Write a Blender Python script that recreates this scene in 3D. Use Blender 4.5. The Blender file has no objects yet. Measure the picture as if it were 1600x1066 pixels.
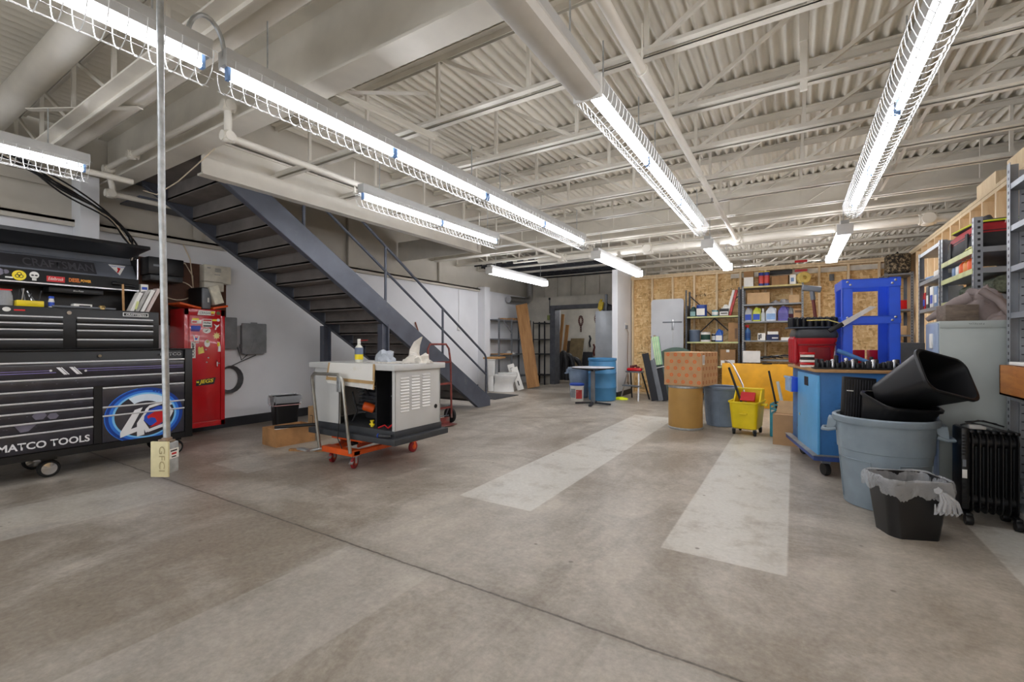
import bpy, bmesh, math, random
from mathutils import Vector, Matrix, Euler
random.seed(7)
scene = bpy.context.scene
COL = scene.collection
PI = math.pi
V = Vector

def R(d): return math.radians(d)
def lin(c): 
    c = c/255.0
    return c/12.92 if c <= .04045 else ((c+.055)/1.055)**2.4
def rgb(c): return (lin(c[0]), lin(c[1]), lin(c[2]), 1)

# ------------------------------------------------------------ mesh builder
class B:
    def __init__(s): s.bm = bmesh.new()
    def face(s, pts):
        try: return s.bm.faces.new([s.bm.verts.new(p) for p in pts])
        except ValueError: return None
    def box(s, x0, y0, z0, x1, y1, z1, bev=0, M=None, seg=2):
        g = bmesh.ops.create_cube(s.bm, size=1)['verts']
        for v in g:
            v.co = V((x0+(v.co.x+.5)*(x1-x0), y0+(v.co.y+.5)*(y1-y0), z0+(v.co.z+.5)*(z1-z0)))
        if M is not None:
            for v in g: v.co = M @ v.co
        if bev:
            es = {e for v in g for e in v.link_edges}
            bmesh.ops.bevel(s.bm, geom=list(es), offset=bev, segments=seg, affect='EDGES', profile=.5)
        return s
    def cbox(s, c, size, rot=(0,0,0), bev=0):
        M = Matrix.Translation(c) @ Euler(rot).to_matrix().to_4x4()
        return s.box(-size[0]/2,-size[1]/2,-size[2]/2,size[0]/2,size[1]/2,size[2]/2,bev,M)
    def bar(s, p, q, w, d, up=(0,0,1)):
        """rectangular bar from p to q, w along the side direction, d along up"""
        p, q = V(p), V(q); z = (q-p); L = z.length; z.normalize()
        u = V(up)
        if abs(z.dot(u)) > .98: u = V((0,1,0))
        x = u.cross(z).normalized(); y = z.cross(x)
        M = Matrix((x, y, z)).transposed().to_4x4(); M.translation = p
        return s.box(-w/2,-d/2,0,w/2,d/2,L,0,M)
    def tube(s, pts, r, n=8, closed=False, cap=True):
        pts = [V(p) for p in pts]; N = len(pts); rings = []; px = None
        for i, p in enumerate(pts):
            a = pts[(i-1) % N] if (closed or i > 0) else p
            b = pts[(i+1) % N] if (closed or i < N-1) else p
            t = (b-a)
            if t.length < 1e-9: t = V((0,0,1))
            t.normalize()
            if px is None:
                u = V((0,0,1)) if abs(t.z) < .9 else V((1,0,0))
                px = u.cross(t).normalized()
            else:
                px = (px - t*px.dot(t))
                px = px.normalized() if px.length > 1e-6 else t.orthogonal().normalized()
            py = t.cross(px); rr = r[i] if isinstance(r, (list, tuple)) else r
            rings.append([s.bm.verts.new(p + px*rr*math.cos(2*PI*k/n) + py*rr*math.sin(2*PI*k/n)) for k in range(n)])
        for i in range(N if closed else N-1):
            A, C = rings[i], rings[(i+1) % N]
            for k in range(n):
                try: s.bm.faces.new((A[k], A[(k+1) % n], C[(k+1) % n], C[k]))
                except ValueError: pass
        if cap and not closed:
            for rg in (list(reversed(rings[0])), rings[-1]):
                try: s.bm.faces.new(rg)
                except ValueError: pass
        return s
    def cyl(s, p, q, r, n=20, r2=None):
        return s.tube([p, q], [r, r if r2 is None else r2], n)
    def lathe(s, prof, n=32, c=(0,0,0), M=None, sx=1, sy=1):
        """profile of (r, z) turned about z"""
        rings = []
        for r, z in prof:
            ring = []
            for k in range(n):
                a = 2*PI*k/n
                p = V((c[0]+max(r,1e-4)*sx*math.cos(a), c[1]+max(r,1e-4)*sy*math.sin(a), c[2]+z))
                ring.append(s.bm.verts.new(M @ p if M is not None else p))
            rings.append(ring)
        for A, C in zip(rings, rings[1:]):
            for k in range(n): s.bm.faces.new((A[k], A[(k+1) % n], C[(k+1) % n], C[k]))
        s.bm.faces.new(list(reversed(rings[0]))); s.bm.faces.new(rings[-1])
        return s
    def loft(s, rings, cap0=True, cap1=True):
        vs = [[s.bm.verts.new(p) for p in r] for r in rings]; n = len(vs[0])
        for A, C in zip(vs, vs[1:]):
            for k in range(n):
                try: s.bm.faces.new((A[k], A[(k+1) % n], C[(k+1) % n], C[k]))
                except ValueError: pass
        if cap0: s.bm.faces.new(list(reversed(vs[0])))
        if cap1: s.bm.faces.new(vs[-1])
        return s
    def prism(s, poly, M, t):
        """2D outline in the plane of M (x right, y up, z out), thickness t outwards"""
        a = [s.bm.verts.new(M @ V((x, y, 0))) for x, y in poly]
        b = [s.bm.verts.new(M @ V((x, y, t))) for x, y in poly]; n = len(a)
        s.bm.faces.new(list(reversed(a))); s.bm.faces.new(b)
        for k in range(n): s.bm.faces.new((a[k], a[(k+1) % n], b[(k+1) % n], b[k]))
        return s
    def disc(s, M, cx, cy, r, t, n=20, ry=None):
        ry = ry or r
        return s.prism([(cx+r*math.cos(2*PI*k/n), cy+ry*math.sin(2*PI*k/n)) for k in range(n)], M, t)
    def ring(s, M, cx, cy, r0, r1, t, n=40, sx=1, a0=0, a1=360):
        for k in range(n):
            if not (a0 <= 360*k/n < a1): continue
            a, b = 2*PI*k/n, 2*PI*(k+1)/n
            q = [(cx+sx*r*math.cos(w), cy+r*math.sin(w)) for r, w in ((r0,a),(r1,a),(r1,b),(r0,b))]
            s.face([M @ V((x, y, t)) for x, y in q])
        return s
    def rect(s, M, x0, y0, x1, y1, t): return s.prism([(x0,y0),(x1,y0),(x1,y1),(x0,y1)], M, t)
    def angle(s, p, q, leg, th, sy=1, sz=1, axis='x'):
        """steel angle along x or y from p to q: legs along +-other axis and z"""
        (x0,y0,z0),(x1,y1,z1) = p, q
        if axis == 'x':
            s.box(x0, min(y0,y0+sy*leg), min(z0,z0+sz*th), x1, max(y0,y0+sy*leg), max(z0,z0+sz*th))
            s.box(x0, min(y0,y0+sy*th), min(z0,z0+sz*leg), x1, max(y0,y0+sy*th), max(z0,z0+sz*leg))
        else:
            s.box(min(x0,x0+sy*leg), y0, min(z0,z0+sz*th), max(x0,x0+sy*leg), y1, max(z0,z0+sz*th))
            s.box(min(x0,x0+sy*th), y0, min(z0,z0+sz*leg), max(x0,x0+sy*th), y1, max(z0,z0+sz*leg))
        return s

def rrect(w, d, r, n=5, z=0, cx=0, cy=0):
    out = []
    for sx, sy, a0 in ((1,1,0),(-1,1,90),(-1,-1,180),(1,-1,270)):
        for k in range(n+1):
            a = R(a0+90*k/n)
            out.append(V((cx+sx*(w/2-r)+r*math.cos(a), cy+sy*(d/2-r)+r*math.sin(a), z)))
    return out

def obj(name, b, m, parent=None, smooth=40, loc=None, rot=None):
    me = bpy.data.meshes.new(name)
    bmesh.ops.recalc_face_normals(b.bm, faces=b.bm.faces[:])
    b.bm.to_mesh(me); b.bm.free()
    if m is not None: me.materials.append(m)
    if smooth:
        me.polygons.foreach_set('use_smooth', [True]*len(me.polygons))
        me.set_sharp_from_angle(angle=R(smooth))
    o = bpy.data.objects.new(name, me); COL.objects.link(o)
    if parent is not None: o.parent = parent
    if loc is not None: o.location = loc
    if rot is not None: o.rotation_euler = rot
    return o

def tag(o, label=None, cat=None, group=None, kind=None):
    if label: o['label'] = label
    if cat: o['category'] = cat
    if group: o['group'] = group
    if kind: o['kind'] = kind
    return o

def thing(name, label, cat, loc=(0,0,0), rz=0, group=None, rot=None):
    o = bpy.data.objects.new(name, None); COL.objects.link(o)
    o.empty_display_size = .1
    o.location = loc; o.rotation_euler = rot if rot else (0,0,R(rz))
    return tag(o, label, cat, group)

def single(name, b, m, label, cat, group=None, loc=None, rot=None, smooth=40):
    return tag(obj(name, b, m, None, smooth, loc, rot), label, cat, group)

def struct(name, b, m, label=None, smooth=30, parent=None):
    o = obj(name, b, m, parent, smooth)
    if parent is None: tag(o, label, None, None, 'structure')
    return o

def copy_thing(o, loc, rz=None, label=None, group=None):
    c = o.copy(); COL.objects.link(c); c.location = loc
    if rz is not None: c.rotation_euler = (0,0,R(rz))
    if label: c['label'] = label
    if group: c['group'] = group
    for ch in list(o.children):
        d = ch.copy(); COL.objects.link(d); d.parent = c
        for g in list(ch.children):
            e = g.copy(); COL.objects.link(e); e.parent = d
    return c

def frame(o, x, y):
    """matrix with origin o, x axis, y axis (z = x cross y, outwards)"""
    x, y = V(x).normalized(), V(y).normalized(); z = x.cross(y)
    M = Matrix((x, y, z)).transposed().to_4x4(); M.translation = V(o)
    return M
def FX(x, y, z): return frame((x,y,z), (0,1,0), (0,0,1))   # on a face looking +X
def FY(x, y, z): return frame((x,y,z), (1,0,0), (0,0,1))   # on a face looking -Y
def FL(x, y, z): return frame((x,y,z), (0,-1,0), (0,0,1))  # on a face looking -X
def FZ(x, y, z): return frame((x,y,z), (1,0,0), (0,1,0))   # on a top

def text(name, body, M, w, hgt, m, parent, ext=.001, shear=0, bold=0, kids=None):
    cu = bpy.data.curves.new('t', 'FONT'); cu.body = body; cu.size = 1; cu.shear = shear; cu.offset = bold
    cu.resolution_u = 3
    t = bpy.data.objects.new('t', cu); COL.objects.link(t)
    dg = bpy.context.evaluated_depsgraph_get()
    me = bpy.data.meshes.new_from_object(t.evaluated_get(dg))
    bpy.data.objects.remove(t); bpy.data.curves.remove(cu)
    xs = [v.co.x for v in me.vertices]; ys = [v.co.y for v in me.vertices]
    x0, x1, y0, y1 = min(xs), max(xs), min(ys), max(ys)
    for v in me.vertices:
        v.co = M @ V(((v.co.x-x0)/(x1-x0)*w, (v.co.y-y0)/(y1-y0)*hgt, ext))
    me.name = name; me.materials.clear(); me.materials.append(m)
    o = bpy.data.objects.new(name, me); COL.objects.link(o); o.parent = parent
    return o

# ------------------------------------------------------------ materials
MC = {}
def nd(nt, t, **k):
    n = nt.nodes.new(t)
    for a, b in k.items():
        if a.startswith('i_'): n.inputs[a[2:].replace('_', ' ')].default_value = b
        else: setattr(n, a, b)
    return n
def base(name):
    m = bpy.data.materials.new(name); m.use_nodes = True
    nt = m.node_tree; bs = nt.nodes['Principled BSDF']
    return m, nt, bs
def mixc(nt, fac, a, b, mode='MIX'):
    n = nt.nodes.new('ShaderNodeMix'); n.data_type = 'RGBA'; n.blend_type = mode
    for i, v in ((0, fac), (6, a), (7, b)):
        if hasattr(v, 'links'): nt.links.new(v, n.inputs[i])
        else: n.inputs[i].default_value = v
    return n.outputs[2]
def ramp(nt, src, stops):
    n = nt.nodes.new('ShaderNodeValToRGB'); e = n.color_ramp.elements
    while len(e) < len(stops): e.new(.5)
    for q, (p, c) in zip(e, stops):
        q.position = p; q.color = c if len(c) == 4 else rgb(c)
    nt.links.new(src, n.inputs[0]); return n.outputs[0]
def noise(nt, vec, scale, detail=3, rough=.55, dist=0):
    n = nd(nt, 'ShaderNodeTexNoise'); n.inputs['Scale'].default_value = scale
    n.inputs['Detail'].default_value = detail; n.inputs['Roughness'].default_value = rough
    n.inputs['Distortion'].default_value = dist
    nt.links.new(vec, n.inputs['Vector']); return n.outputs['Fac']
def coord(nt, sc=(1,1,1), rot=(0,0,0)):
    t = nd(nt, 'ShaderNodeTexCoord'); mp = nd(nt, 'ShaderNodeMapping')
    mp.inputs['Scale'].default_value = sc; mp.inputs['Rotation'].default_value = rot
    nt.links.new(t.outputs['Object'], mp.inputs['Vector']); return mp.outputs[0]
def bumpit(nt, bs, h, strength=.2, dist=.01):
    b = nd(nt, 'ShaderNodeBump'); b.inputs['Strength'].default_value = strength; b.inputs['Distance'].default_value = dist
    nt.links.new(h, b.inputs['Height']); nt.links.new(b.outputs[0], bs.inputs['Normal'])

def mat(name, c, rough=.5, metal=0, var=.10, scale=7, bump=0, bscale=80, sc=(1,1,1), wear=None, wamt=.55, wscale=5, coat=0):
    if name in MC: return MC[name]
    m, nt, bs = base(name); v = coord(nt, sc)
    lo = tuple(max(0, x*(1-var)) for x in c); hi = tuple(min(255, x*(1+var*.6)) for x in c)
    col = ramp(nt, noise(nt, v, scale, 4), ((.3, lo), (.7, hi)))
    if wear:
        k = ramp(nt, noise(nt, v, wscale, 6, .65), ((wamt, (0,0,0,1)), (min(1, wamt+.12), (1,1,1,1))))
        col = mixc(nt, k, col, rgb(wear))
    nt.links.new(col, bs.inputs['Base Color'])
    bs.inputs['Roughness'].default_value = rough; bs.inputs['Metallic'].default_value = metal
    bs.inputs['Coat Weight'].default_value = coat
    if bump: bumpit(nt, bs, noise(nt, v, bscale, 3), bump, .004)
    MC[name] = m; return m
def emis(name, c, s):
    if name in MC: return MC[name]
    m, nt, bs = base(name); bs.inputs['Base Color'].default_value = rgb(c)
    bs.inputs['Emission Color'].default_value = rgb(c); bs.inputs['Emission Strength'].default_value = s
    MC[name] = m; return m
def clear(name, c, rough=.15, alpha=.35):
    if name in MC: return MC[name]
    m, nt, bs = base(name); bs.inputs['Base Color'].default_value = rgb(c)
    bs.inputs['Roughness'].default_value = rough; bs.inputs['Alpha'].default_value = alpha
    v = coord(nt); bumpit(nt, bs, noise(nt, v, 22, 4, .6, 1.5), .6, .02)
    MC[name] = m; return m
def plastic_liquid(name, c, alpha=.8):
    m = clear(name, c, .2, alpha); return m

def osb_mat():
    m, nt, bs = base('osb_board'); v0 = coord(nt)
    w = nd(nt, 'ShaderNodeTexNoise'); w.inputs['Scale'].default_value = 9; nt.links.new(v0, w.inputs['Vector'])
    mx = nd(nt, 'ShaderNodeMix'); mx.data_type = 'VECTOR'; mx.inputs[0].default_value = .035
    nt.links.new(v0, mx.inputs[4]); nt.links.new(w.outputs['Color'], mx.inputs[5])
    cols = []
    for sc, rot in (((9, 9, 42), (0, .35, 0)), ((26, 26, 11), (0, -.6, 0))):
        mp = nd(nt, 'ShaderNodeMapping'); mp.inputs['Scale'].default_value = sc; mp.inputs['Rotation'].default_value = rot
        nt.links.new(mx.outputs[1], mp.inputs['Vector'])
        vo = nd(nt, 'ShaderNodeTexVoronoi'); vo.inputs['Scale'].default_value = 1; nt.links.new(mp.outputs[0], vo.inputs['Vector'])
        sp = nd(nt, 'ShaderNodeSeparateColor'); nt.links.new(vo.outputs['Color'], sp.inputs[0])
        cols.append(ramp(nt, sp.outputs[0], ((0, (186,146,92)), (.2, (214,174,118)), (.6, (230,196,140)), (1, (244,218,168)))))
    col = mixc(nt, ramp(nt, noise(nt, v0, 14, 3), ((.45,(0,0,0,1)),(.55,(1,1,1,1)))), cols[0], cols[1])
    nt.links.new(col, bs.inputs['Base Color']); bs.inputs['Roughness'].default_value = .75
    return m
def wood_mat(name, a, b, sc=(1,1,12), scale=6, rough=.6):
    if name in MC: return MC[name]
    m, nt, bs = base(name); v = coord(nt, sc)
    n = noise(nt, v, scale, 4, .6, .8)
    nt.links.new(ramp(nt, n, ((.3, a), (.7, b))), bs.inputs['Base Color']); bs.inputs['Roughness'].default_value = rough
    MC[name] = m; return m

def floor_mat():
    m, nt, bs = base('concrete_floor'); v = coord(nt)
    L = nt.links
    big = noise(nt, v, .55, 5, .6, .4); mid = noise(nt, v, 2.6, 6, .65); fine = noise(nt, v, 38, 4, .6)
    col = ramp(nt, big, ((.3, (158,146,130)), (.47, (190,181,167)), (.64, (212,205,193))))
    col = mixc(nt, .55, col, ramp(nt, mid, ((.34, (146,134,118)), (.5, (188,179,165)), (.66, (216,209,198)))))
    blot = noise(nt, v, .62, 10, .7, .7)
    col = mixc(nt, ramp(nt, blot, ((.46, (0,0,0,1)), (.58, (.7,.7,.7,1)))), col, rgb((130,114,94)))
    # dark worn patches and traffic streaks
    st = coord(nt, (1.7, .4, 1), (0,0,-.12)); s1 = noise(nt, st, 1.15, 8, .68, .5)
    col = mixc(nt, ramp(nt, s1, ((.53, (0,0,0,1)), (.68, (.65,.65,.65,1)))), col, rgb((120,106,89)))
    st2 = coord(nt, (1.1, .4, 1), (0,0,.25)); s2 = noise(nt, st2, .9, 5, .6, .3)
    col = mixc(nt, ramp(nt, s2, ((.52, (0,0,0,1)), (.7, (.65,.65,.65,1)))), col, rgb((218,213,203)))
    sp = nd(nt, 'ShaderNodeSeparateXYZ'); L.new(v, sp.inputs[0])
    def step(src, a, inv=False, soft=.006):
        n = nd(nt, 'ShaderNodeMapRange'); n.inputs['From Min'].default_value = a-soft; n.inputs['From Max'].default_value = a+soft
        if inv: n.inputs['To Min'].default_value = 1; n.inputs['To Max'].default_value = 0
        L.new(src, n.inputs[0]); return n.outputs[0]
    def mul(*s):
        o = s[0]
        for t in s[1:]:
            n = nd(nt, 'ShaderNodeMath', operation='MULTIPLY'); L.new(o, n.inputs[0])
            if hasattr(t, 'links'): L.new(t, n.inputs[1])
            else: n.inputs[1].default_value = t
            o = n.outputs[0]
        return o
    X, Y = sp.outputs[0], sp.outputs[1]
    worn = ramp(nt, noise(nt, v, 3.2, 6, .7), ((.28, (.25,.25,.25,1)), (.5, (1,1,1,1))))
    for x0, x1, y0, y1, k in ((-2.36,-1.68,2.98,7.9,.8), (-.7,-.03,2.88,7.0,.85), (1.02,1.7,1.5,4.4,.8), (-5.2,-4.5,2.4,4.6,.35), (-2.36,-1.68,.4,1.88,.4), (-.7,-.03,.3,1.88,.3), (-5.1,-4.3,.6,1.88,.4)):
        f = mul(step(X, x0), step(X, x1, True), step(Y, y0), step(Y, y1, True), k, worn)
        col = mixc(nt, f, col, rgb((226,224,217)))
    # crack and saw-cut joint
    wj = nd(nt, 'ShaderNodeMath', operation='MULTIPLY_ADD'); L.new(noise(nt, v, 7, 6, .7), wj.inputs[0]); wj.inputs[1].default_value = .028; L.new(Y, wj.inputs[2])
    f = mul(step(wj.outputs[0], 1.911, soft=.003), step(wj.outputs[0], 1.924, True, soft=.004)); col = mixc(nt, f, col, rgb((46,40,34)))
    f = mul(step(Y, 1.84, soft=.05), step(Y, 1.97, True, soft=.05), .3, worn); col = mixc(nt, f, col, rgb((104,92,78)))
    f = mul(step(Y, 6.57, soft=.003), step(Y, 6.578, True, soft=.003), .6); col = mixc(nt, f, col, rgb((80,72,64)))
    gr = noise(nt, v, 17, 9, .8, .2)
    col = mixc(nt, .26, col, ramp(nt, gr, ((.36, (70,64,56)), (.5, (128,128,128)), (.64, (196,194,190)))), 'OVERLAY')
    # speckles
    vo = nd(nt, 'ShaderNodeTexVoronoi'); vo.inputs['Scale'].default_value = 3.1; L.new(v, vo.inputs['Vector'])
    col = mixc(nt, ramp(nt, vo.outputs['Distance'], ((.028, (.8,.8,.8,1)), (.05, (0,0,0,1)))), col, rgb((98,87,74)))
    col = mixc(nt, .22, col, ramp(nt, fine, ((.3, (120,110,98)), (.7, (205,198,186)))))
    L.new(col, bs.inputs['Base Color'])
    rr = nd(nt, 'ShaderNodeMapRange'); rr.inputs['To Min'].default_value = .28; rr.inputs['To Max'].default_value = .52
    L.new(mid, rr.inputs[0]); L.new(rr.outputs[0], bs.inputs['Roughness'])
    bumpit(nt, bs, gr, .06, .004)
    return m

CREAM = mat('cream_steel_paint', (226,221,210), .45, 0, .06, 2)
DECK = mat('cream_deck_paint', (231,226,214), .6, 0, .07, 1.5)
WHITEW = mat('white_wall_paint', (228,229,232), .6, 0, .03, 1.2)
WARMW = mat('beige_wall_paint', (196,190,178), .65, 0, .06, 1.5)
ALCW = mat('old_white_wall_paint', (205,200,188), .65, 0, .08, 2.5)
WHITE = mat('white_enamel', (236,236,234), .35, 0, .03)
BLACK = mat('black_gloss_paint', (14,14,16), .42, 0, .1)
BLACKP = mat('black_plastic', (15,15,17), .42, 0, .12)
RUBBER = mat('black_rubber', (17,16,16), .7)
CHROME = mat('chrome', (200,200,202), .18, 1, .03)
SILV = mat('silver_trim', (212,212,214), .35, .35, .03)
ALU = mat('brushed_aluminium', (190,190,192), .32, 1, .06, 30)
GALV = mat('galvanized_steel', (186,189,190), .42, .75, .12, 26)
GREYST = mat('grey_steel_paint', (118,122,128), .45, .2, .10, 5)
SHELFG = mat('shelf_grey_paint', (150,154,160), .42, .25, .08, 5)
DKST = mat('slate_stair_paint', (84,89,101), .42, .1, .10, 4, wear=(100,103,110), wamt=.62)
DKTREAD = mat('dusty_stair_pan', (112,106,102), .6, 0, .14, 4)
RED = mat('red_enamel', (196,20,30), .25, 0, .06, 3, coat=.3)
ORANGE = mat('orange_paint', (232,92,26), .4, 0, .08)
YEL = mat('yellow_plastic', (240,212,20), .38, 0, .06, 4)
PANY = mat('yellow_painted_board', (226,164,26), .5, 0, .10, 3, wear=(205,146,30), wamt=.6)
CARD = mat('cardboard', (184,146,104), .75, 0, .07, 6)
CARD2 = mat('pale_cardboard', (198,164,122), .75, 0, .06, 6)
CARDK = mat('brown_cardboard', (158,120,80), .75, 0, .08, 6)
BRUTE = mat('weathered_grey_blue_plastic', (136,150,160), .5, 0, .07, 5, bump=.12, wear=(112,124,134), wamt=.64)
BRUTED = mat('dirty_slate_blue_plastic', (124,142,164), .55, 0, .12, 4, wear=(84,90,100), wamt=.64)
DRUMB = mat('blue_drum_plastic', (70,132,178), .4, 0, .08, 3)
PRESSB = mat('royal_blue_paint', (44,92,226), .35, 0, .06, 3)
CARTB = mat('grimy_blue_paint', (52,112,172), .5, 0, .14, 3, wear=(38,62,92), wamt=.58, wscale=4)
CARTL = mat('light_blue_paint', (92,168,222), .4, 0, .05, 3)
PINE = wood_mat('pine_stud', (224,198,158), (242,222,188), (4,4,.6))
PLY = wood_mat('old_plywood', (140,96,52), (182,136,84), (5,5,.5), 3)
MDF = wood_mat('wood_top', (168,124,76), (196,152,102), (.6,5,5))
PEG = mat('dark_brown_hardboard', (84,52,36), .7, 0, .15)
OSB = osb_mat()
FLOORM = floor_mat()
TUBE = emis('fluorescent_tube', (246,248,255), 15)
LENS = emis('lit_lens', (248,249,255), 8)
PAPER = mat('white_paper', (236,234,228), .6, 0, .04)
PRINTK = mat('black_ink', (22,22,24), .5, 0, 0)
PRINTR = mat('red_ink', (205,30,34), .45, 0, .02)
PRINTY = mat('yellow_ink', (246,222,40), .45, 0, .02)
PRINTB = mat('blue_ink', (40,80,190), .45, 0, .02)
PRINTO = mat('orange_ink', (232,128,50), .5, 0, .02)
BAG = clear('clear_bag_film', (232,234,238), .16, .33)
# ============================================================ the setting
XL, XR, YB = -7.2, 1.9, 11.3
b = B(); b.face([(-9,-5,0),(6,-5,0),(6,17,0),(-9,17,0)]); struct('floor', b, FLOORM, 'stained concrete floor with pale worn strips')
def wallbox(name, m, label, *boxes):
    b = B()
    for q in boxes: b.box(*q)
    return struct(name, b, m, label)
wallbox('wall_left', WHITEW, 'smooth white lower wall behind the stairs', (-7.35,-5,0,XL,15,2.69))
wallbox('wall_left_upper', WARMW, 'beige upper wall above the stairs', (-7.4,-5,2.69,-7.24,15,5.7))
b = B(); b.box(-7.26,-5,2.67,-7.13,9.9,2.70); b.box(-7.15,-5,2.62,-7.13,9.9,2.70)
struct('trim_1', b, WARMW, 'painted steel ledge along the left wall')
b = B()
for y in (-.3, 3.1, 5.7, 8.3): b.box(-7.23,y,2.7,-7.17,y+.09,3.9)
b.box(-7.21,-5,3.05,-7.17,2.0,3.09)
struct('trim_2', b, WARMW, 'painted girts on the upper left wall')
wallbox('baseboard_left', mat('black_vinyl_base', (40,41,46), .5), 'black vinyl base along the left wall', (XL,-5,0,XL+.012,9.9,.14))
wallbox('wall_alcove', ALCW, 'old white wall with a wide doorway beyond the toilet',
        (-7.2,12.5,0,-6.28,12.65,2.62), (-6.28,12.5,2.36,-4.5,12.65,2.62), (-4.5,12.5,0,-3.45,12.65,2.62))
b = B()
for i in range(9): b.box(-7.1+.45*i,12.55,2.62,-7.05+.45*i,12.62,3.5)
b.box(-7.2,12.5,2.62,-3.45,12.66,2.66); b.box(-7.2,12.63,2.66,-3.45,12.65,3.7)
struct('trim_3', b, ALCW, 'bare studs above the old white wall')
b = B()
b.box(-6.29,12.36,0,-6.12,12.68,2.38); b.box(-4.62,12.36,0,-4.5,12.68,2.38); b.box(-6.12,12.36,2.27,-4.62,12.68,2.38)
struct('door_1', b, mat('door_frame_grey', (92,94,100), .5, .1, .15), 'dark grey steel frame of the wide doorway')
wallbox('wall_far_room', ALCW, 'white wall of the room beyond the doorway', (-7.2,15,0,-3,15.1,3.2), (-3.1,12.65,0,-3,15,3.2))
wallbox('wall_partition', WHITEW, 'short white partition beside the blue drum', (-3.58,10.2,0,-3.45,12.5,2.95))
wallbox('baseboard_partition', MC['black_vinyl_base'], 'black base of the white partition', (-3.45,10.19,0,-3.438,11.2,.12), (-3.58,10.188,0,-3.438,10.2,.12))
wallbox('wall_back', OSB, 'strand board wall between pine studs', (-3.45,YB,0,XR+.12,YB+.02,2.82))
b = B()
for i in range(12):
    x = -3.43+.482*i
    b.box(x,YB-.09,.04,x+.04,YB,2.82)
b.box(-3.45,YB-.09,2.82,XR+.1,YB+.01,2.86); b.box(-3.45,YB-.09,2.865,XR+.1,YB+.01,2.905); b.box(-3.45,YB-.09,0,XR+.1,YB,.04)
struct('trim_4', b, PINE, 'pine studs and plates of the back wall')
b = B(); b.box(-1.2,YB-.05,2.70,XR,YB-.01,2.80); struct('trim_5', b, mat('pale_strip', (222,216,204), .5), 'pale strip under the top plate')
wallbox('wall_right', OSB, 'strand board behind the pine framing on the right', (XR,-2,0,XR+.02,YB+.1,2.84))
b = B()
for i in range(24):
    y = YB-.1-.405*i
    b.box(XR-.10,y-.04,.04,XR,y,2.84)
b.box(XR-.1,-2,2.84,XR+.02,YB-.1,2.88); b.box(XR-.1,-2,2.885,XR+.02,YB-.1,2.925); b.box(XR-.1,-2,0,XR,YB-.1,.04)
struct('trim_6', b, PINE, 'pine studs and double top plate of the right wall')
b = B()
for y in (4.6, 5.4, 6.3, 7.2): b.cbox((XR+.2,y,3.02), (.5,.6,.19))
struct('trim_7', b, PINE, 'short pine blocks over the right wall plate')
b = B(); b.box(-7.25,1.83,0,-6.95,2.0,3.2); struct('wall_column', b, WHITEW, 'boxed white column on the left wall')
b = B(); b.box(-7.2,9.9,0,-6.98,10.15,2.75); struct('wall_pilaster', b, WHITEW, 'white pilaster beside the toilet')
wallbox('wall_far_back', WARMW, 'wall of the neighbouring space', (-9,17,0,6,17.1,5.7), (6,-5,0,6.1,17,3.9))

# corrugated deck
def deck(x0, x1, y0, y1, z, name, label):
    b = B(); p = .1; n = int((x1-x0)/p*8); prev = None
    for i in range(n+1):
        x = x0+i*p/8; zz = z+.026*math.cos(2*PI*x/p)
        cur = (b.bm.verts.new((x,y0,zz)), b.bm.verts.new((x,y1,zz)))
        if prev: b.bm.faces.new((prev[0],cur[0],cur[1],prev[1]))
        prev = cur
    return struct(name, b, DECK, label, 60)
deck(-7.2, 6, -5, 2.2, 3.785, 'ceiling_near', 'corrugated cream deck over the near bay')
deck(-5.12, 6, 2.2, 7.1, 3.785, 'ceiling', 'corrugated cream deck over the middle bay')
deck(-7.2, 6, 7.1, 17, 3.785, 'ceiling_far', 'corrugated cream deck over the far bay')
wallbox('ceiling_stairwell', WARMW, 'flat soffit high over the stair opening', (-7.4,2.0,5.6,-5.0,7.3,5.7), (-5.14,2.2,3.4,-5.1,7.1,5.6), (-7.3,7.1,3.83,-5.1,7.2,5.6), (-7.3,2.1,3.83,-5.1,2.2,5.6))

def ibeam_x(b, x0, x1, y, z0, z1, w=.2, t=.02):
    b.box(x0,y-w/2,z0,x1,y+w/2,z0+t); b.box(x0,y-w/2,z1-t,x1,y+w/2,z1); b.box(x0,y-.006,z0+t,x1,y+.006,z1-t)
b = B(); ibeam_x(b, -7.2, 6, 2.155, 3.17, 3.76, .21); struct('beam_1', b, CREAM, 'deep cream girder across the ceiling')
b = B(); ibeam_x(b, -7.2, 6, 8.15, 3.17, 3.76, .21); struct('beam_2', b, CREAM, 'second cream girder beyond the main sprinkler pipe')
b = B(); b.box(-5.12,2.27,2.99,-5.1,7.1,3.36); b.box(-5.2,2.27,2.98,-5.08,7.1,3.0); b.box(-5.2,2.27,3.35,-5.08,7.1,3.37)
b.box(-7.2,7.0,2.99,-5.1,7.02,3.4)
struct('beam_3', b, CREAM, 'cream channel along the edge of the stair opening')
b = B()
for z in (3.2,3.28,3.36,3.44):
    for x in (-7.02,-6.98): b.lathe([(.022,0),(.022,.02),(.012,.03)], 10, M=Matrix.Translation((x+.03,1.76,z)) @ Euler((R(90),0,0)).to_matrix().to_4x4())
b.box(-7.12,1.75,3.14,-6.85,1.765,3.55)
struct('trim_8', b, CREAM, 'bolted plate at the end of the girder')

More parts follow.
